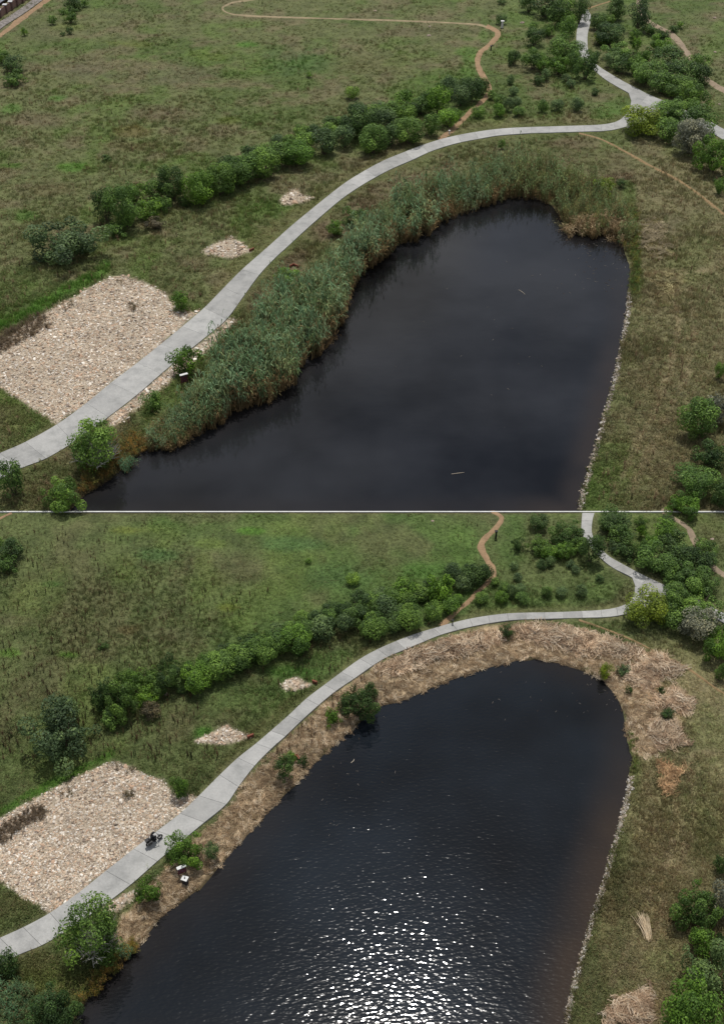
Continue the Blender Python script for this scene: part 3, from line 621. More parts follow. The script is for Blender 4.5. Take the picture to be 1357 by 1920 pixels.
def shore_stones(line, label, wd):
    c = np.array(spline(line, 10)); n = 1900; i = rng.integers(0, len(c)-1, n); t = rng.random(n)[:, None]; p = c[i]*(1-t)+c[i+1]*t
    px = p[:, 0]+rng.normal(0, wd, n); py = p[:, 1]; x, y, z = G(px, py); z = np.maximum(z, -.1); s = 2.6*mpp(py)*np.clip(rng.lognormal(-.1, .5, n), .35, 2.6)
    cl = np.array([C(196,190,182), C(170,162,150), C(150,138,124), C(120,110,98), C(180,165,148)])[rng.integers(0, 5, n)]*rng.uniform(.7, 1.05, (n, 1))
    scatter('stones', label, STONE, x, y, z+s*.1, rots(n, .4), np.stack([s*1.2, s, s], 1), cl)
shore_stones([(1180,548),(1175,600),(1163,660),(1151,720),(1134,780),(1121,830),(1107,880),(1094,925),(1087,956)], 'edging of small pale stones along the right shore of the reedy pond', 2.6)
shore_stones([(1182,1455),(1174,1503),(1165,1540),(1149,1600),(1135,1650),(1119,1700),(1099,1765),(1079,1840),(1067,1890),(1058,1960)], 'edging of small pale stones along the right shore of the cleared pond', 2.8)

# cut-reed litter and straw heaps
def straw(poly, label, dens, length, cols_, flow=None, name='straw', edge=4, z0=.05, lift=.0):
    P_ = np.array(poly); bx = (P_[:, 0].min()-6, P_[:, 1].min()-6, P_[:, 0].max()+6, P_[:, 1].max()+6)
    n = int((bx[2]-bx[0])*(bx[3]-bx[1])*dens); px, py, x, y, z, d = spots(n, bx)
    sd = seg_sdf(px, py, poly); k = (sd < rng.uniform(-edge*2, edge, n)) & (d > -.15)
    for p in PATHS: k &= seg_sdf(px, py, p) > 3
    px, py, x, y, z, sd = [a[k] for a in (px, py, x, y, z, sd)]; n = len(px); s = length*mpp(py)*rng.uniform(.6, 1.4, n)
    ang = fbm(x/4+33, y/4, 2)*9+rng.normal(0, .45, n)
    cl = np.array([C(*c) for c in cols_])[rng.integers(0, len(cols_), n)]*rng.uniform(.8, 1.15, (n, 1))*(.7+.6*fbm(x/3, y/3+9, 2))[:, None]
    r = rots(n, .1); r[:, 2] = ang
    scatter(name, label, STICK, x, y, np.maximum(z, 0)+z0+lift*sst(0, 14, -sd)*rng.random(n), r, np.stack([s, s*.85, s*.8], 1), cl)
straw(L_LITTER, 'trampled cut-reed litter covering the cleared pond bank', .05, 10, [(196,172,140),(172,148,118),(214,194,162),(140,118,92),(184,160,128),(230,212,184)])
HL = ['pale straw heap under the path at the far bank', 'small straw tongue beside the thin trail', 'largest pale straw heap, right of the small shoreline bushes', 'straw heap below the largest one on the right bank', 'lowest straw heap of the right-bank row', 'pale straw strewn between path and far bank', 'orange-tan straw pile alone in the grass', 'straw pile at the bottom right by the bushes']
for i, (h, lb) in enumerate(zip(L_HEAPS, HL)):
    straw(h, lb, .085, 17, [(226,206,178),(214,190,160),(196,170,142),(234,216,190),(170,144,118)] if i != 6 else [(214,182,140),(200,166,126),(184,150,112)], edge=6, z0=.12, lift=.6)
for h, lb in zip(U_HEAPS, ['grey-tan cut reeds strewn right of the reedy pond', 'yellowish cut reeds strewn lower right of the reedy pond']):
    straw(h, lb, .035, 15, [(176,164,120),(160,146,108),(186,178,132)] if h is U_HEAPS[1] else [(172,158,128),(150,138,112),(186,172,140)], edge=8, z0=.3, lift=.3)

# the reed bed
bx = (270, 310, 1200, 850); px, py, x, y, z, d = spots(21000, bx)
n3 = fbm(x/5, y/5, 3); sd = seg_sdf(px, py, U_REED)+(n3-.5)*34
k = (sd < 0) & (seg_sdf(px, py, PATHS[0]) > 12); px, py, x, y, z, d = [a[k] for a in (px, py, x, y, z, d)]; n = len(px)
far = sst(640, 1050, px); tall = (58-24*far)*(1-.45*sst(1040, 1180, px)*(fbm(x/6+3, y/6, 2)))
tall = tall*(.55+.45*sst(300, 400, px)); ppm_v = mpp(py)/np.cos(np.arctan2(CAM_H, y)); hh = tall*ppm_v*rng.uniform(.6, 1.15, n)*(.68+.7*fbm(x/7+31, y/7+8, 3))
wet = sst(2.6, .3, d) if False else 1-sst(-.2, 2.0, d)
pal = np.array([C(102,130,94), C(88,112,76), C(116,138,102), C(88,106,64), C(122,132,88)]); tan_ = np.array([C(150,124,84), C(128,104,70), C(164,138,96), C(108,92,60)])
cl = pal[rng.integers(0, 5, n)]*1.2; grn = sst(850, 1000, px)[:, None]; cl = cl*(1-grn)+cl*grn*np.array([[1.0, .88, .72]])
pt = .15+.42*wet+.25*sst(.55, .7, fbm(x/7+4, y/7, 2))*sst(560, 900, px)+.2*sst(420, 300, px)*0
tt = rng.random(n) < pt; cl[tt] = tan_[rng.integers(0, 4, n)][tt]; cl *= rng.uniform(.75, 1.25, (n, 1))*(.8+.4*fbm(x/4, y/4+4, 2))[:, None]
hh[tt] *= rng.uniform(.4, .85, n)[tt]; rr = rots(n, .09); rr[tt, :2] *= 3
scatter('reeds', 'tall blue-green reed bed standing along the pond bank', REED, x, y, np.maximum(z, -.3)-.1, rr, np.stack([hh*.95, hh*.95, hh*1.08], 1), cl)
# leaning dead reeds at the tip of the bed, and a small reed tuft on the cleared side
def reedpatch(poly, label, n, tallpx, cols_, tilt, name='reeds'):
    P_ = np.array(poly); px, py, x, y, z, d = spots(n, (P_[:, 0].min(), P_[:, 1].min(), P_[:, 0].max(), P_[:, 1].max())); k = seg_sdf(px, py, poly) < 0
    px, py, x, y, z = [a[k] for a in (px, py, x, y, z)]; n = len(px); hh = tallpx*mpp(py)*rng.uniform(.6, 1.2, n)
    cl = np.array([C(*c) for c in cols_])[rng.integers(0, len(cols_), n)]*rng.uniform(.75, 1.25, (n, 1))
    scatter(name, label, REED, x, y, np.maximum(z, -.2), rots(n, tilt), np.stack([hh*1.3, hh*1.3, hh], 1), cl)
reedpatch([(1064,430),(1100,420),(1150,405),(1172,425),(1165,455),(1140,440),(1100,444),(1070,442)], 'bent dead tan reeds at the right end of the reed bed', 420, 30, [(170,146,112),(150,128,94),(132,114,84),(120,116,76),(184,162,126)], .8, 'dead_reeds')
reedpatch([(285,800),(330,790),(350,815),(330,840),(285,845)], 'dry reed tussocks at the left end of the reed bed', 260, 30, [(158,134,96),(120,120,70),(98,112,60)], .5, 'dry_reeds')
reedpatch([(190,850),(250,815),(285,838),(245,868),(200,900),(160,928),(140,920)], 'rusty sedge along the shore under the grey-twigged bush', 500, 24, [(128,100,44),(100,96,44),(84,92,44),(140,108,52)], .4, 'sedge')
reedpatch([(1172,400),(1192,396),(1200,450),(1198,530),(1190,560),(1182,545),(1186,500),(1170,460)], 'green sedge fringe on the right shore of the reedy pond', 600, 14, [(76,104,44),(92,112,48),(120,116,50),(70,90,40)], .35, 'sedge')
reedpatch([(1172,1372),(1186,1372),(1196,1420),(1192,1450),(1184,1450),(1186,1424)], 'green sedge fringe on the right shore of the cleared pond', 150, 10, [(92,112,52),(110,120,60),(80,98,44)], .4, 'sedge')
reedpatch([(150,1880),(200,1815),(240,1770),(262,1760),(258,1782),(215,1825),(178,1868)], 'rusty sedge along the shore under the big twiggy bush, cleared side', 620, 24, [(128,108,46),(96,98,42),(84,92,40),(140,112,54)], .4, 'sedge')
reedpatch([(222,1782),(242,1778),(248,1796),(232,1806),(220,1798)], 'small blue-green reed tuft at the water edge', 40, 24, [(92,124,90),(80,112,78)], .3, 'reed_tuft')
reedpatch([(228,872),(246,868),(250,884),(236,892),(226,884)], 'small blue-green reed tuft below the grey-twigged bush', 40, 24, [(92,124,90),(80,112,78)], .3, 'reed_tuft')
reedpatch([(-40,1870),(30,1850),(100,1870),(140,1905),(130,1960),(-40,1960)], 'blue-green reeds filling the bottom left corner', 330, 34, [(84,112,78),(70,98,62),(96,112,70)], .3, 'reeds')
reedpatch([(-40,668),(-10,634),(40,608),(70,590),(96,596),(92,614),(50,636),(0,664)], 'dead brown weeds on the stone apron, reedy pond side', 1000, 13, [(104,92,76),(88,76,62),(118,104,84)], .5, 'dead_weeds')
reedpatch([(-40,1590),(-10,1558),(40,1528),(64,1512),(86,1516),(82,1536),(50,1550),(0,1584)], 'dead brown weeds on the stone apron, cleared pond side', 900, 13, [(96,84,70),(80,70,58),(110,96,80)], .5, 'dead_weeds')
for pts_ in ([(118,568),(136,562),(142,578),(122,584)], [(240,570),(256,572),(254,584),(242,582)], [(205,522),(232,514),(250,528),(262,534),(240,538),(214,532)]):
    for off in (0, 914): reedpatch([(a-(6 if off else 0), b+off) for a, b in pts_], 'dry weeds growing among the pale stones', 16, 14, [(104,100,76),(92,84,64)], .5, 'dead_weeds')

# ------------------------------------------------------------------ shrubs and small trees
def crown_mesh(seed, n, leaf, style):
    r = np.random.RandomState(seed); V = []; S = []
    if style == 'round': nl, lr = 34, (.11, .2)
    elif style == 'loose': nl, lr = 34, (.07, .18)
    elif style == 'wild': nl, lr = 30, (.06, .17)
    else: nl, lr = 26, (.10, .22)
    lobes = []
    for i in range(nl):
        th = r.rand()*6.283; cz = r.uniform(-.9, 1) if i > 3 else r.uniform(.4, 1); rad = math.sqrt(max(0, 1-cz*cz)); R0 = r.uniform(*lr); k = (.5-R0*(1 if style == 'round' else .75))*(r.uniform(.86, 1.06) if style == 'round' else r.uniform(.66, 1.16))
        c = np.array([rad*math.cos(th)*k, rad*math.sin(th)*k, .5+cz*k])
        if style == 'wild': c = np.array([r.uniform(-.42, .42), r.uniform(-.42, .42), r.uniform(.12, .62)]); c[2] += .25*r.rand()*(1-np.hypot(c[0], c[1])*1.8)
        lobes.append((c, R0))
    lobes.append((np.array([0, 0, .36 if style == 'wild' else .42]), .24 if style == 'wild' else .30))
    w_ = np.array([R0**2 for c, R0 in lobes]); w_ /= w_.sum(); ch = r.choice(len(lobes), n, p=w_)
    lobetone = r.uniform(-.36, .36, len(lobes))  # random tone per lobe, puts shading contrast into the leaf colour
    cen = np.zeros((n, 3)); nor = r.normal(size=(n, 3)); nor /= np.linalg.norm(nor, axis=1)[:, None]
    rr = r.uniform(.72, 1.06, n)**(.6)
    for i, (c, R0) in enumerate(lobes):
        m = ch == i; cen[m] = c + nor[m]*R0*rr[m][:, None]
    if style == 'loose':
        sp = r.rand(n) < .16; cen[sp] += nor[sp]*r.uniform(.01, .07, (sp.sum(), 1))
    cen[:, 2] = np.clip(cen[:, 2], .015, 1.1)
    out = cen-np.array([0, 0, .4]); out /= np.linalg.norm(out, axis=1)[:, None]
    N_ = nor*.7+out*.3+r.normal(0, .45, (n, 3))+np.array([0, 0, .25]); N_ /= np.linalg.norm(N_, axis=1)[:, None]
    up = r.normal(size=(n, 3)); T = np.cross(N_, up); T /= np.linalg.norm(T, axis=1)[:, None]; B = np.cross(N_, T)
    s = leaf*r.uniform(.6, 1.4, (n, 1)); asp = r.uniform(.45, .8, (n, 1))
    v = np.stack([cen-T*s*.5, cen-B*s*asp*.5+N_*s*.08, cen+T*s*.5, cen+B*s*asp*.5+N_*s*.08], 1).reshape(-1, 3)
    f = np.arange(4*n).reshape(n, 4)
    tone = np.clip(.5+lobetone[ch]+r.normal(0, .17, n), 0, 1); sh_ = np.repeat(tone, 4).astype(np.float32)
    me = mesh('crown', v, f, M['leaf']); attr(me, 'shade', sh_, 'FLOAT'); return me
def stems_mesh(seed, mat, n=7, top=.62, r0=.018):
    r = random.Random(seed); b = MB()
    for i in range(n):
        a = i*6.283/n+r.uniform(-.4, .4); rd = r.uniform(.1, .34); zt = top*r.uniform(.75, 1.15)
        b.tube([(0.02*math.cos(a), .02*math.sin(a), -.04), (rd*.35*math.cos(a), rd*.35*math.sin(a), zt*.4), (rd*math.cos(a+.2), rd*math.sin(a+.2), zt)], [r0, r0*.7, r0*.25], 5)
    return mesh('trunk', b.v, b.f, mat)
def twigs_mesh(seed, n=120):
    r = random.Random(seed); b = MB()
    for i in range(n):
        a = r.gauss(-1.2, 1.0); el = r.uniform(.6, 1.4); L_ = r.uniform(.36, .5); d = Vector((math.cos(a)*math.cos(el), math.sin(a)*math.cos(el), math.sin(el)))
        o = Vector((0, 0, .08)); p1 = o+d*L_*.6; p2 = o+(d+Vector((r.uniform(-.25, .25), r.uniform(-.25, .25), r.uniform(-.1, .2)))).normalized()*L_*1.12
        b.tube([p1*.5, p1, p2], [.008, .006, .003], 4)
        for k in range(2):
            p3 = p2+Vector((r.uniform(-.1, .1), r.uniform(-.1, .1), r.uniform(0, .09))); b.tube([p1.lerp(p2, .4+.3*k), p3], [.006, .003], 3)
    return mesh('bare_twigs', b.v, b.f, M['twig'])
CROWN = {}
for st in ('round', 'loose', 'tree', 'wild'):
    CROWN[st] = {'s': [crown_mesh(i*7+1, 900, .085, st) for i in range(4)], 'm': [crown_mesh(i*7+3, 3000, .052, st) for i in range(6)], 'l': [crown_mesh(i*7+5, 7500, .037, st) for i in range(4)]}
STEMS = [stems_mesh(i, M['bark']) for i in range(3)]; TWIGS = twigs_mesh(4)
COLS = {'g': C(86,112,52, .76), 'y': C(106,122,40, .76), 'd': C(66,88,46, .76), 'o': C(84,104,66, .76), 'k': C(70,88,58, .76), 'grey': C(112,114,100, .76), 'p': C(84,78,62, .76), 'l': C(106,132,56, .76), 'b': C(84,114,42, .76)}
NAMES = {'g': 'mid green', 'y': 'yellow-green', 'd': 'dark green', 'o': 'grey-olive', 'k': 'very dark green', 'grey': 'silver-grey', 'p': 'brownish', 'l': 'light green', 'b': 'bright green'}
nb = [0]
def bush(x, yb, w_, h_, col, style, label, group=None, twigs=False, name='shrub', cat='bush'):
    i = nb[0]; nb[0] += 1
    yc = yb-h_/2; m_ = float(mpp(yc)); gx_, gy_, gz_ = G1(x, min(yb, yc+h_*.5)); th = math.atan2(CAM_H, gy_)
    W_ = w_*m_; H_ = math.sqrt(max((h_*m_)**2-(W_*math.sin(th))**2, (.55*W_)**2))/math.cos(th); H_ = min(H_, W_*1.5)
    for _ in range(3):
        X, Y = unproj(x, yc, gz_+H_/2); X, Y = float(X), float(Y); gz_ = float(height(np.array([X]), np.array([Y]))[0])
    gz_ = max(gz_, 0)
    root = bpy.data.objects.new(name, None); COL.objects.link(root); root.location = (X, Y, gz_-.05); root.empty_display_size = .5
    tag(root, label, cat, group)
    rz = (i*2.399) % 6.283
    if not twigs and (style == 'loose' and i % 2 or style == 'tree' and i % 3 == 0): style = 'wild'
    size = 's' if w_ < 22 else ('m' if w_ < 58 else 'l'); cm = CROWN[style][size]; cm = cm[i % len(cm)]
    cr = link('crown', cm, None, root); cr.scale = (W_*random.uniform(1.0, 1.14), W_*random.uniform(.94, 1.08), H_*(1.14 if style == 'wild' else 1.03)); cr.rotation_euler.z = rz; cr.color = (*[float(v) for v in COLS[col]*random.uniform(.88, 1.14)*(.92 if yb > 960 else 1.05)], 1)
    tk = link('trunk', STEMS[i % 3], None, root); tk.scale = (W_, W_, H_); tk.rotation_euler.z = rz
    if twigs: tw = link('bare_twigs', TWIGS, None, root); tw.scale = (W_*1.05, W_*1.05, H_*1.08)
    return root
ORD = 'first second third fourth fifth sixth seventh eighth ninth tenth eleventh twelfth thirteenth fourteenth fifteenth sixteenth seventeenth eighteenth nineteenth twentieth'.split()
TENS = {20: 'twenty', 30: 'thirty', 40: 'forty', 50: 'fifty'}
def ordw(i):
    if i < 20: return ORD[i]
    t, u = divmod(i+1, 10); return (TENS[t*10]+'-'+ORD[u-1]) if u else TENS[t*10][:-1]+'ieth'
def sizew(w_): return 'small' if w_ < 22 else ('medium' if w_ < 40 else 'large')
H_HEDGE = [(197,412,40,52,'d','loose'),(232,424,54,64,'g','loose'),(252,380,34,34,'b','loose'),(277,409,40,34,'b','loose'),(300,396,28,30,'g','loose'),(288,374,38,36,'g','loose'),(322,374,48,54,'d','loose'),(344,386,18,18,'d','round'),(371,382,54,52,'b','round'),
 (218,441,36,24,'g','loose'),(287,428,32,20,'p','loose'),(388,352,36,36,'b','loose'),(412,364,54,52,'g','round'),(440,350,52,48,'g','round'),(425,324,34,30,'d','round'),(462,338,46,44,'g','round'),(494,332,52,48,'g','round'),(470,306,36,30,'d','loose'),(497,300,34,28,'g','loose'),
 (521,310,44,40,'g','round'),(555,310,54,42,'b','round'),(522,278,28,24,'o','round'),(543,280,30,26,'g','round'),(566,258,28,24,'g','round'),(572,286,38,36,'g','round'),(606,288,46,42,'o','round'),(646,274,32,36,'o','round'),(616,262,34,30,'g','round'),(592,258,30,24,'d','round'),
 (620,242,30,24,'d','round'),(640,240,28,22,'g','round'),(674,256,54,52,'d','tree'),(698,232,36,34,'g','round'),(670,222,34,26,'d','round'),(720,242,40,36,'o','round'),(732,222,36,30,'g','round'),(711,212,26,22,'o','round'),(762,228,32,30,'g','round'),(776,217,26,24,'d','round'),
 (757,208,38,34,'b','tree'),(788,212,34,28,'g','round'),(801,198,28,24,'d','round'),(822,212,40,46,'b','tree'),(844,180,32,34,'o','round'),(864,195,34,32,'o','round'),(885,187,36,38,'d','round'),(905,175,24,28,'d','round'),(873,166,24,20,'d','round'),
 (700,285,48,46,'g','round'),(734,272,36,34,'d','round'),(766,267,48,42,'g','round'),(750,250,34,26,'d','round'),(809,250,32,34,'g','round'),(840,236,34,30,'b','round'),(852,221,22,18,'b','round')]
H_VERGE = [(897,219,28,22,'g','round'),(934,219,28,26,'b','round'),(973,218,28,20,'g','round'),(952,208,22,26,'o','round'),(938,198,26,22,'g','round'),(968,200,22,20,'o','round'),(921,186,20,18,'g','round'),(1017,209,24,24,'g','round'),(1045,207,26,22,'o','round'),(1081,207,28,26,'o','round'),
 (1115,178,18,14,'d','round'),(963,178,20,18,'o','round'),(957,157,18,18,'o','round'),(1024,150,20,22,'o','round'),(1007,157,24,20,'d','loose'),(1061,153,20,16,'o','round'),(1070,163,20,16,'o','round')]
H_LEFT = [(963,119,20,24,'d','loose'),(1000,126,34,32,'g','loose'),(1019,135,26,24,'b','loose'),(1059,110,48,38,'g','tree'),(1048,137,34,30,'b','loose'),(1075,126,28,28,'g','loose'),(1100,144,38,46,'d','tree'),(1113,114,22,22,'d','loose'),(1003,82,32,28,'d','loose'),(1026,64,20,22,'g','loose'),
 (1062,75,28,38,'g','tree'),(1001,54,18,14,'g','loose'),(1063,47,30,26,'b','tree'),(1049,44,36,38,'d','tree'),(1088,40,28,40,'d','tree'),(1020,28,44,34,'d','tree'),(992,20,28,24,'d','tree'),(1060,18,30,22,'g','tree'),(941,6,14,10,'d','loose')]
H_RIGHT = [(1154,34,30,34,'d','tree'),(1122,52,30,26,'d','round'),(1143,82,48,34,'d','tree'),(1127,80,22,18,'y','loose'),(1142,44,20,16,'g','loose'),(1198,52,32,46,'k','tree'),(1217,62,24,20,'d','loose'),(1191,76,20,20,'g','loose'),(1236,95,36,28,'b','tree'),(1240,74,22,20,'d','loose'),
 (1158,108,42,26,'g','loose'),(1193,97,16,26,'b','loose'),(1210,117,24,24,'b','loose'),(1168,136,34,28,'d','loose'),(1147,124,26,24,'o','loose'),(1190,136,24,32,'g','loose'),(1250,118,46,28,'d','tree'),(1214,154,52,38,'g','tree'),(1239,171,40,34,'g','round'),(1260,148,42,32,'d','tree'),(1288,150,42,32,'d','tree'),
 (1309,130,36,28,'g','tree'),(1316,154,36,30,'d','tree'),(1277,182,52,36,'g','tree'),(1305,199,48,40,'g','tree'),(1264,58,18,12,'d','loose'),(1275,50,16,12,'g','loose')]
H_FORK = [(1202,252,78,54,'y','tree','large yellow-green tree at the tip of the path fork'),(1258,225,62,38,'g','tree','mid green tree right behind the yellow-green tree at the fork'),(1292,242,84,48,'g','tree','broad green tree behind the silver-grey bush'),
 (1253,264,56,42,'g','tree','green tree between the yellow-green tree and the silver-grey bush'),(1298,288,76,66,'grey','round','silver-grey rounded bush among the green trees at the fork'),(1340,323,68,70,'b','tree','dark leafy tree at the right edge below the silver-grey bush')]
H_FIELD = [(27,134,50,30,'d','loose','upper of two dark bushes at the left edge'),(22,158,46,28,'g','loose','lower of two dark bushes at the left edge'),(2,118,30,26,'g','loose','bush cut by the left edge beside two dark bushes'),(660,184,30,24,'l','round','lone light green bush in the meadow above the hedgerow'),(578,144,14,10,'b','loose','tiny bright bush in open meadow left of the lone light bush'),(200,302,20,14,'d','loose','low dark clump in meadow left of the hedgerow end'),(124,492,112,86,'k','wild','big dark straggly thorn bush left of the hedgerow')]
H_TOPL = [(137,15,38,22,'d','tree'),(136,24,18,14,'d','loose'),(119,26,18,14,'g','loose'),(131,42,26,22,'g','loose'),(97,45,18,18,'g','loose'),(130,63,16,14,'d','loose'),(118,66,12,8,'d','loose'),(45,66,14,16,'g','loose'),(158,12,18,14,'g','loose')]
def mp(x, y): return x+(x-560)*.0165, y+913+(y-200)*.0085
for near in (False, True):
    pond = 'cleared pond' if near else 'reedy pond'
    def put(e, label, group=None, **kw):
        x, y, w_, h_, c, s = e[:6]
        if near:
            x, y = mp(x, y)
            if y-h_*.75 < 962: return False
            if y-h_ < 955: h_ = y-955
        bush(x, y, w_, h_, c, s, label, group, **kw); return True
    for lst, tail, grp, key in ((H_HEDGE, 'hedgerow bush, %s, %s from the dirt trail', 'hedgerow bushes along the %s', lambda e: -e[0]),
                                (H_VERGE, 'rounded shrub, %s, %s from the trail foot', 'rounded shrubs between trail and path, %s', lambda e: math.hypot(e[0]-823, e[1]-262)),
                                (H_LEFT, 'bush left of far path, %s, %s from the fork', 'bushes left of the far path, %s', lambda e: math.hypot(e[0]-1180, e[1]-200)),
                                (H_RIGHT, 'bush right of far path, %s, %s from the fork', 'bushes right of the far path, %s', lambda e: math.hypot(e[0]-1190, e[1]-190))):
        k = 0
        for e in sorted(lst, key=key):
            if lst is H_HEDGE or lst is H_LEFT or lst is H_RIGHT: e = (e[0], e[1]+1.5, e[2]*1.24, e[3]*1.18, e[4], e[5])
            if put(e, ('%s %s ' % (sizew(e[2]), NAMES[e[4]])) + tail % (pond, ordw(k)), grp % pond): k += 1
    for e in H_FORK: put(e, e[6]+', '+pond+' side', 'trees at the path fork, '+pond, name='tree', cat='tree')
    for e in H_FIELD: put(e, e[6]+', '+pond+' side')
for k, e in enumerate(sorted(H_TOPL, key=lambda e: math.hypot(e[0], e[1]))): bush(*e[:6], '%s %s bush at the top left, %s nearest the brick wall' % (sizew(e[2]), NAMES[e[4]], ordw(k)), 'bushes near the brick wall')
S1 = [(338,582,36,38,'b','loose','bright bush at the path edge corner of the wide stone apron, reedy side'),(348,704,54,58,'b','loose','bright rounded bush between path and reeds, behind the white-topped board'),(283,774,46,42,'g','loose','green bush on the stone strip left of the reeds'),
 (120,960,66,66,'g','loose','green bush at the pond corner just above the kerb'),(20,934,54,74,'d','loose','dark bush at the left edge under the path, reedy side'),(666,424,48,42,'d','loose','dark bush rising behind the reeds, upper of two'),(626,442,34,30,'b','loose','bright small bush beside the reeds and path, lower of two'),(540,536,46,36,'b','loose','bright bush half swallowed by reeds near the red edging'),
 (941,279,16,20,'g','loose','tiny bush between the path top and reeds'),(1136,362,38,36,'y','loose','yellow-green bush at the right end of the reeds'),(1165,352,22,18,'d','loose','low dark shrub beside the yellow-green bush'),
 (1312,822,76,76,'g','tree','leafy green tree at right edge, topmost of the lower group, reedy side'),(1350,800,50,62,'grey','loose','greyish bush at the right edge behind the leafy tree, reedy side'),(1330,880,56,56,'d','loose','dark bush at the right edge with pale flowers, reedy side'),(1305,930,80,60,'g','tree','green tree at the right edge just above the kerb'),(1280,958,60,30,'b','loose','bright low bush touching the kerb at right'),(1350,712,24,34,'g','loose','bush cut by the right edge above the leafy tree, reedy side'),(1350,365,26,40,'g','loose','small bush at the right edge under the dark leafy tree, reedy side'),(1355,948,40,50,'d','loose','dark bush in the right corner just above the kerb')]
for e in S1: bush(*e[:6], e[6])
bush(180,886,98,100,'g','loose','big round bush with bare grey twigs beside path and water, reedy side', None, True)
S2 = [(334,1498,36,42,'b','loose','bright bush at the path edge corner of the wide stone apron, cleared side'),(344,1624,64,62,'b','loose','bright rounded bush behind the red notice board'),(396,1624,30,54,'o','loose','thin grey-olive shrub between the rounded bush and the water'),(276,1699,48,54,'b','loose','bright bush between path and shore left of the notice board'),
 (12,1834,46,58,'d','loose','dark bush at the left edge under the path, cleared side'),(672,1354,66,70,'d','loose','largest dark bush on the litter bank'),(694,1322,34,40,'d','loose','dark bush joined to the right of the largest bank bush'),(626,1360,32,36,'b','loose','bright bush left of the largest bank bush'),(533,1464,40,50,'d','loose','dark bush on the litter bank beside a red drain frame'),
 (567,1442,20,34,'d','loose','slim dark shrub right of the drain frame'),(545,1430,22,20,'b','loose','small bright bush above the drain frame'),(950,1198,26,28,'d','loose','dark bush in straw under the far path'),(1137,1274,28,32,'y','loose','yellow-green bush on the far shore'),(1169,1266,26,24,'o','loose','grey-olive low shrub beside the yellow-green shore bush'),(1178,1306,14,24,'d','loose','slim dark shrub at the right shore'),(1240,1306,16,22,'d','loose','small dark sapling standing in the straw heaps'),(1253,1346,26,14,'d','loose','low green clump between the straw heaps'),
 (1308,1746,82,86,'g','tree','round leafy tree, topmost of the lower right group, cleared side'),(1350,1728,54,80,'grey','loose','greyish bush at the right edge behind the round leafy tree'),(1318,1792,56,42,'b','tree','bright tree just under the round leafy tree'),(1325,1866,92,84,'o','tree','large grey-olive tree in the lower right group'),(1300,1940,110,90,'b','tree','bright green tree at the bottom right corner'),(1352,1650,30,60,'d','loose','bush cut by the right edge above the lower right group'),(1352,1800,40,50,'d','tree','dark tree cut by the right edge beside the grey-olive tree'),(1350,1282,26,40,'g','loose','small bush at the right edge under the dark leafy tree, cleared side'),(100,1930,80,70,'d','loose','dark bush in the reeds at the bottom left')]
for e in S2: bush(*e[:6], e[6])
bush(172,1808,108,116,'g','loose','big round bush with bare grey twigs beside path and water, cleared side', None, True)

# ------------------------------------------------------------------ motorcyclist
bx_, by_, bz_ = G1(290, 1581); bz_ = float(height0(np.array([bx_]), np.array([by_]))[0])+.17
ang = R(38)
bike = bpy.data.objects.new('motorcycle', None); COL.objects.link(bike); bike.location = (bx_, by_, bz_); bike.rotation_euler = (0, 0, ang)
tag(bike, 'black motorcycle with panniers being ridden along the concrete path', 'motorcycle')
for fx, nm in ((.72, 'front_wheel'), (-.68, 'rear_wheel')):
    wl = link(nm, mesh(nm, *(lambda b: (b.v, b.f))(MB().ring((0, 0, 0), .27, .075, 'Y', 24, 8)), M['rubber'], True), None, bike, (fx, 0, .345))
    rim = MB().ring((0, 0, 0), .2, .02, 'Y', 20, 6)
    for k in range(8): a = k*math.pi/4; rim.tube([(0, 0, 0), (.2*math.cos(a), 0, .2*math.sin(a))], .012, 4)
    rim.tube([(0, -.09, 0), (0, .09, 0)], .04, 8).build('rim', M['chrome'], wl)
b = MB().tube([(.30, 0, .86), (.05, 0, .95), (-.15, 0, .84)], [.10, .17, .12], 10); b.build('fuel_tank', M['black'], bike, None, True)
MB().tube([(-.12, 0, .84), (-.4, 0, .82), (-.72, 0, .88)], [.13, .16, .09], 8).build('seat', M['rubber'], bike, None, True)
MB().box((.02, 0, .5), (.5, .3, .36)).box((-.02, 0, .72), (.4, .2, .16)).build('engine', M['dark'], bike)
b = MB()
for s in (-1, 1): b.tube([(.72, s*.1, .34), (.5, s*.1, .98)], .03, 6); b.tube([(-.68, s*.12, .34), (-.1, s*.12, .5)], .03, 6)
b.build('forks', M['chrome'], bike)
MB().tube([(.34, -.42, 1.06), (.46, -.22, 1.1), (.48, .22, 1.1), (.34, .42, 1.06)], .022, 6).build('handlebar', M['black'], bike)
MB().tube([(.54, 0, .92), (.64, 0, .92)], [.11, .09], 10).build('headlight', M['chrome'], bike)
MB().tube([(.82, 0, .70), (.62, 0, .72), (.5, 0, .62)], [.05, .07, .04], 6).build('front_mudguard', M['black'], bike)
MB().tube([(-.1, -.18, .36), (-.9, -.2, .42)], [.05, .07], 8).build('exhaust', M['chrome'], bike)
for s in (-1, 1): MB().box((-.58, s*.28, .68), (.42, .18, .34)).build('pannier', M['black'], bike)
MB().box((-.82, 0, 1.02), (.32, .4, .28)).build('top_box', M['black'], bike)
for s in (-1, 1): MB().tube([(.44, s*.3, 1.1), (.46, s*.38, 1.26)], .01, 4).box((.46, s*.4, 1.28), (.03, .12, .08)).build('mirror', M['black'], bike)
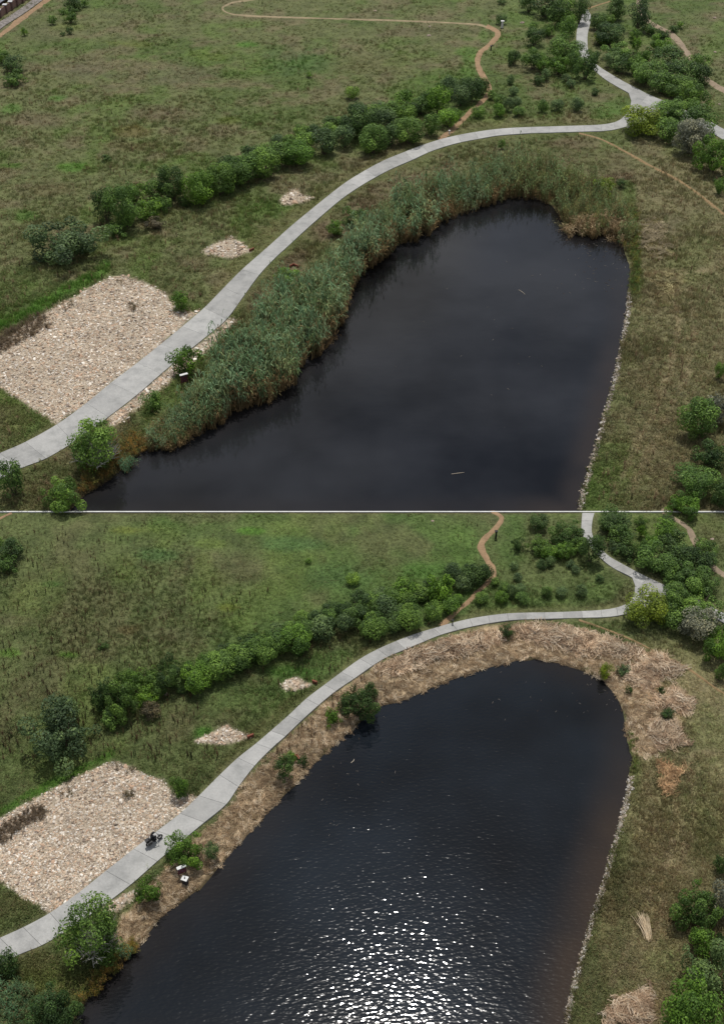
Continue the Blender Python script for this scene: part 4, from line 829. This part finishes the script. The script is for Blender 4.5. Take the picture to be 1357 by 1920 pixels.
def skin_body(name, verts, edges, mat, root_i=0, loc=(0, 0, 0), rz=0):
    m = bpy.data.meshes.new(name); m.from_pydata([v[:3] for v in verts], edges, []); m.materials.append(mat); o = link(name, m); o.location = loc; o.rotation_euler.z = rz
    md = o.modifiers.new('skin', 'SKIN'); sk = m.skin_vertices[0].data
    for i, v in enumerate(verts): sk[i].radius = (v[3], v[4] if len(v) > 4 else v[3]); sk[i].use_root = (i == root_i)
    md.use_smooth_shade = True; s = o.modifiers.new('sub', 'SUBSURF'); s.levels = 1; s.render_levels = 1; return o
pv = [(-.28, 0, .98, .15, .19), (-.22, 0, 1.2, .13, .17), (-.12, 0, 1.42, .14, .2), (-.06, 0, 1.53, .06), (-.02, 0, 1.62, .065)]
pe = [(0, 1), (1, 2), (2, 3), (3, 4)]
for s in (-1, 1):
    i = len(pv); pv += [(-.1, s*.19, 1.43, .07), (.06, s*.33, 1.24, .052), (.28, s*.38, 1.12, .042), (.35, s*.40, 1.09, .04)]; pe += [(2, i), (i, i+1), (i+1, i+2), (i+2, i+3)]
    i = len(pv); pv += [(-.22, s*.12, .93, .1), (.14, s*.25, .84, .08), (-.05, s*.24, .42, .058), (.12, s*.24, .36, .045)]; pe += [(0, i), (i, i+1), (i+1, i+2), (i+2, i+3)]
rider = skin_body('person', pv, pe, M['cloth'], 0, (bx_, by_, bz_), ang)
tag(rider, 'person in black riding clothes and dark helmet seated on the motorcycle', 'person')
bm = bmesh.new(); bmesh.ops.create_icosphere(bm, subdivisions=3, radius=.15, matrix=Matrix.Translation((.02, 0, 1.71)) @ Matrix.Diagonal((1.05, .88, 1, 1)))
hm = bpy.data.meshes.new('helmet'); bm.to_mesh(hm); bm.free(); hm.materials.append(M['black']); link('helmet', hm, None, rider)
MB().box((.15, 0, 1.72), (.06, .2, .09)).build('visor', M['dark'], rider)
for s in (-1, 1):                                    # hands: palm, four fingers round the grip, thumb
    h = MB().box((.35, s*.41, 1.075), (.09, .085, .035))
    for k in range(4): h.tube([(.39, s*(.375+.022*k), 1.08), (.425, s*(.375+.022*k), 1.06), (.405, s*(.375+.022*k), 1.03)], [.011, .0105, .009], 5)
    h.tube([(.33, s*.37, 1.07), (.36, s*.35, 1.04), (.39, s*.355, 1.03)], [.013, .012, .01], 5); h.build('glove', M['rubber'], rider)

# ------------------------------------------------------------------ notice boards, boxes, posts
def board(px, py, label, k):
    x, y, z = G1(px, py); r = bpy.data.objects.new('notice_board', None); COL.objects.link(r); r.location = (x, y, z); r.rotation_euler.z = R(28); tag(r, label, 'notice board')
    for s in (-.42, .42): MB().tube([(s, 0, -.2), (s, 0, 1.9)], .05, 6).build('post', M['dark'], r)
    MB().box((0, 0, 1.25), (1.0, .12, 1.15)).build('frame', M['red'], r)
    MB().box((0, -.075, 1.25), (.84, .03, .98)).build('panel', M['signpanel'], r)
    MB().ring((0, -.11, 1.2), .27, .045, 'Y', 18, 6).build('ring_emblem', M['red'], r)
    MB().box((0, -.02, 1.93), (1.12, .40, .09)).build('canopy', M['white'], r)
    r.scale = (k,)*3
    return r
board(343, 1643, 'white-roofed notice board with dark red face below the bright rounded bush', .9)
board(347, 724, 'white-topped board tucked against the bright bush beside the reeds', 1.25)
x, y, z = G1(348, 1657); r = bpy.data.objects.new('meter_box', None); COL.objects.link(r); r.location = (x, y, z); r.rotation_euler.z = R(-20); tag(r, 'small white-lidded box standing on the litter bank below the notice board', 'box')
MB().box((0, 0, .45), (.55, .45, .9)).build('body', M['dark'], r); MB().box((0, 0, .94), (.68, .58, .08)).build('lid', M['white'], r); MB().tube([(0, 0, .98), (0, 0, 1.12)], .07, 8).build('knob', M['dark'], r)
def post(px, py, hpx, label, mat, rad=.12, name='post'):
    x, y, z = G1(px, py); h = hpx*float(mpp(py))/math.cos(math.atan2(CAM_H, y)); r = MB().tube([(0, 0, -.2), (0, 0, h*.5), (0, 0, h)], [rad*1.1, rad, rad*.9], 8).build(name, mat, None, (x, y, z)); tag(r, label, 'post')
    MB().box((0, 0, h+.06), (rad*3, rad*3, .12)).build('cap', mat, r)
post(941, 51, 11, 'white post under a small tree above the orange trail', M['white'], .35); bush(940, 44, 22, 18, 'd', 'tree', 'small tree with a white post below its crown at the orange trail bend', None, name='tree', cat='tree')
post(920, 93, 7, 'short dark post beside the orange trail, reedy pond side', M['black'], .2); post(929, 1010, 13, 'dark post right of the orange trail, cleared pond side', M['black'], .14)
post(842, 251, 6, 'pale marker post where the orange trail meets the path, reedy pond side', M['white'], .15); post(848, 1172, 8, 'dark marker post where the orange trail meets the path, cleared pond side', M['black'], .08)
def edging(px, py, pts, label):
    x, y, z = G1(px, py); m_ = float(mpp(py)); b = MB(); P3 = [Vector((a*m_*.75, c*m_*.75, .25)) for a, c in pts]
    r = bpy.data.objects.new('drain_edging', None); COL.objects.link(r); r.location = (x, y, z); tag(r, label, 'drain edging')
    for i in range(len(P3)-1):
        d = P3[i+1]-P3[i]; c = (P3[i]+P3[i+1])/2; MB().box(tuple(c), (d.length+.1, .2, .5), Matrix.Rotation(math.atan2(d.y, d.x), 3, 'Z')).build('beam', M['rust'], r)
edging(550, 500, [(-8,-3),(0,7),(12,-3)], 'red chevron drain edging between path and reeds')
edging(471, 470, [(-4,-4),(6,6)], 'red drain edging at the corner of the middle stone patch, reedy side')
edging(470, 1384, [(-7,-2),(6,5)], 'red drain edging at the corner of the middle stone patch, cleared side')
edging(555, 1424, [(-10,3),(2,6),(8,-6)], 'red drain frame between two dark bushes on the litter bank')
edging(590, 1282, [(-5,3),(5,-2)], 'red drain edging beside the upper small stone patch, cleared side')

# boulders in the meadow, reed stalks on the water, standing sheaf
def rock(px, py, wpx, label, col=(.3, .26, .22)):
    x, y, z = G1(px, py); s = wpx*float(mpp(py)); bm = bmesh.new(); bmesh.ops.create_icosphere(bm, subdivisions=2, radius=.5)
    for v_ in bm.verts: v_.co *= random.uniform(.8, 1.1)
    m = bpy.data.meshes.new('rock'); bm.to_mesh(m); bm.free(); m.materials.append(M['rockm']); o = link('rock', m, None, None, (x, y, z)); o.scale = (s, s*.9, s*.6); tag(o, label, 'rock')
M['rockm'] = mat_simple('tan_rock', (.32, .25, .2), .9, 3, .3, .4)
for a in [(804,66,8,'tan rock in the far meadow, lower of two left of the trail bend'),(805,49,7,'tan rock in the far meadow, upper of two left of the trail bend'),(703,20,7,'small tan rock above the pale footpath'),(979,42,9,'pale rock right of the white post'),(811,977,7,'tan rock high in the near meadow'),(1340,97,6,'pale rock in the far right meadow'),(1339,33,8,'rock in the top right meadow'),(1335,1011,8,'pale rock right of the pinkish trail, cleared side'),(317,389,8,'orange rock below the hedgerow, reedy side'),(312,1302,9,'orange rock below the hedgerow, cleared side'),(1348,195,6,'small rock near the right edge above the path')]: rock(*a)
n = 1500
def flecks(cx, cy, sx, sy, n, label):
    px = rng.normal(cx, sx, n); py = rng.normal(cy, sy, n); x, y = unproj(px, py); k = shore(x, y) < -.3; px, py, x, y = px[k], py[k], x[k], y[k]; n = len(px)
    s = 4.2*mpp(py)*rng.uniform(.4, 1.3, n); cl = np.array([C(150,140,128), C(120,100,80), C(170,160,150)])[rng.integers(0, 3, n)]*.55
    scatter('floating_debris', label, FLECK, x, y, np.full(n, .01), np.stack([np.zeros(n), np.zeros(n), rng.uniform(0, 6.28, n)], 1), np.stack([s, s, s], 1), cl)
def fleck():
    m = mesh('fleck', [(-.5, -.05, 0), (.5, -.05, 0), (.5, .05, 0), (-.5, .05, 0), (-.5, -.05, .05), (.5, -.05, .05), (.5, .05, .05), (-.5, .05, .05)], [[4, 5, 6, 7], [0, 1, 5, 4], [2, 3, 7, 6], [1, 2, 6, 5], [3, 0, 4, 7]], M['straw']); attr(m, 'shade', np.full(8, .5, np.float32), 'FLOAT'); return m
FLECK = source('fleck', [fleck()])
flecks(1130, 490, 38, 40, 110, 'leaf scraps floating off the right shore of the reedy pond'); flecks(1000, 600, 110, 120, 40, 'sparse scraps drifting on the reedy pond'); flecks(1080, 1300, 60, 40, 40, 'sparse scraps drifting under the far shore of the cleared pond'); flecks(640,1450,50,50,26,'sparse scraps drifting off the left bank of the cleared pond')
def reedstalk(a, b_, label):
    (x0, y0_), (x1, y1_) = unproj(*a), unproj(*b_); o = MB().tube([(float(x0), float(y0_), .03), ((float(x0)+float(x1))/2+.1, (float(y0_)+float(y1_))/2, .05), (float(x1), float(y1_), .03)], [.04, .055, .03], 5).build('reed_stalk', M['stalk']); tag(o, label, 'reed stalk')
M['stalk'] = mat_simple('bleached_stalk', (.38, .33, .26), .9, 4, .2, .1)
for a in [((972,543),(984,552),'pale stalk floating in the middle of the reedy pond'),((846,889),(870,886),'pale stalk floating near the kerb, reedy pond'),((1185,1530),(1197,1512),'broken stalk on the right bank of the cleared pond'),((658,1431),(664,1424),'short stalk floating off the left bank'),((617,1387),(617,1396),'pale stalk on the litter bank between bushes')]: reedstalk(*a)
x, y, z = G1(1217, 1764); b = MB(); r_ = random.Random(5)
for i in range(90):
    a = r_.gauss(0, .16); a2 = r_.gauss(.12, .1); L_ = r_.uniform(1.6, 2.7); p0 = (r_.gauss(0, .12), r_.gauss(0, .1), .1)
    b.tube([p0, (p0[0]-a*L_*.5-.15, p0[1]+L_*.5, .3+a2), (p0[0]-a*L_-.35, p0[1]+L_, .35+a2*2)], [.03, .025, .01], 4)
sheaf = b.build('reed_sheaf', M['sheaf'] if 'sheaf' in M else M.setdefault('sheaf', mat_simple('golden_straw', (.62, .50, .34), .9, 6, .3, .1)), None, (x, y, z)); tag(sheaf, 'golden sheaf of cut reeds fanned out on the right bank', 'sheaf')

# ------------------------------------------------------------------ brick wall, house and drain strip at the far left
wp = [(-70, 78), (-38, 58), (0, 33), (12, 24), (22, 17.5), (32, 11), (42, 4.5), (52, -2), (70, -14), (100, -34)]
wall = bpy.data.objects.new('brick_wall', None); COL.objects.link(wall); X0, Y0, Z0 = G1(0, 33); wall.location = (X0, Y0, Z0); tag(wall, 'brick boundary wall with white-capped piers at the top left', 'wall')
pts = [Vector(G1(*p)) for p in wp]; WH = 13*float(mpp(20))/math.cos(R(14))
for i, p in enumerate(pts):
    q0 = p-Vector((X0, Y0, Z0))
    MB().box((q0.x, q0.y, WH*.52), (1.0, 1.0, WH*1.04)).build('pier', M['pier'], wall); MB().box((q0.x, q0.y, WH*1.04+.12), (1.35, 1.35, .24)).build('pier_cap', M['cap'], wall)
    if i < len(pts)-1:
        q1 = pts[i+1]-Vector((X0, Y0, Z0)); d = q1-q0; c = (q0+q1)/2; L_ = d.length-1.0; rot = Matrix.Rotation(math.atan2(d.y, d.x), 3, 'Z')
        pn = MB().box((c.x, c.y, WH*.46), (L_, .3, WH*.92), rot).build('wall_panel', M['brick'], wall)
        MB().box((c.x, c.y, WH*.92+.06), (L_, .45, .12), rot).build('coping', M['pier'], pn)
hs = bpy.data.objects.new('house', None); COL.objects.link(hs); dv = pts[7]-pts[2]; pm = pts[4]; hs.location = (pm.x, pm.y, pm.z-1.9); hs.rotation_euler.z = math.atan2(dv.y, dv.x); tag(hs, 'house with blue-grey roof behind the brick wall', 'house')
MB().box((0, 15.2, 1.5), (60, 18, 3.0)).build('wall', M['brick'], hs)
b = MB(); b.v += [(a_, y_+1.2, z_) for a_, y_, z_ in [(-31, 4, 2.8), (31, 4, 2.8), (31, 14, 6.5), (-31, 14, 6.5), (31, 24, 2.8), (-31, 24, 2.8), (-31, 4, 3.05), (31, 4, 3.05), (31, 14, 6.8), (-31, 14, 6.8), (31, 24, 3.05), (-31, 24, 3.05)]]
b.f += [[6, 7, 8, 9], [9, 8, 10, 11], [1, 0, 3, 2], [2, 3, 5, 4], [0, 1, 7, 6], [4, 5, 11, 10], [0, 6, 9, 3], [3, 9, 11, 5], [1, 2, 8, 7], [2, 4, 10, 8]]
b.build('roof', M['roof'], hs)
dr = np.array(spline([(-30, 72), (0, 47), (20, 34), (40, 21), (62, 5), (80, -8)], 5)); v = []; f = []
for k, (a, c) in enumerate(dr):
    p, q_ = G1(a-4, c-3), G1(a+6, c+3.5); v += [(p[0], p[1], p[2]+.06), (p[0], p[1], p[2]+.22), (q_[0], q_[1], q_[2]+.22), (q_[0], q_[1], q_[2]+.06)]
    if k: A = 4*k-4; B_ = 4*k; f += [[A, B_, B_+1, A+1], [A+1, B_+1, B_+2, A+2], [A+2, B_+2, B_+3, A+3]]
tag(link('drain_strip', mesh('drain_strip', v, f, M['rubbleconc'])), 'broken concrete drain strip below the brick wall', kind='structure')
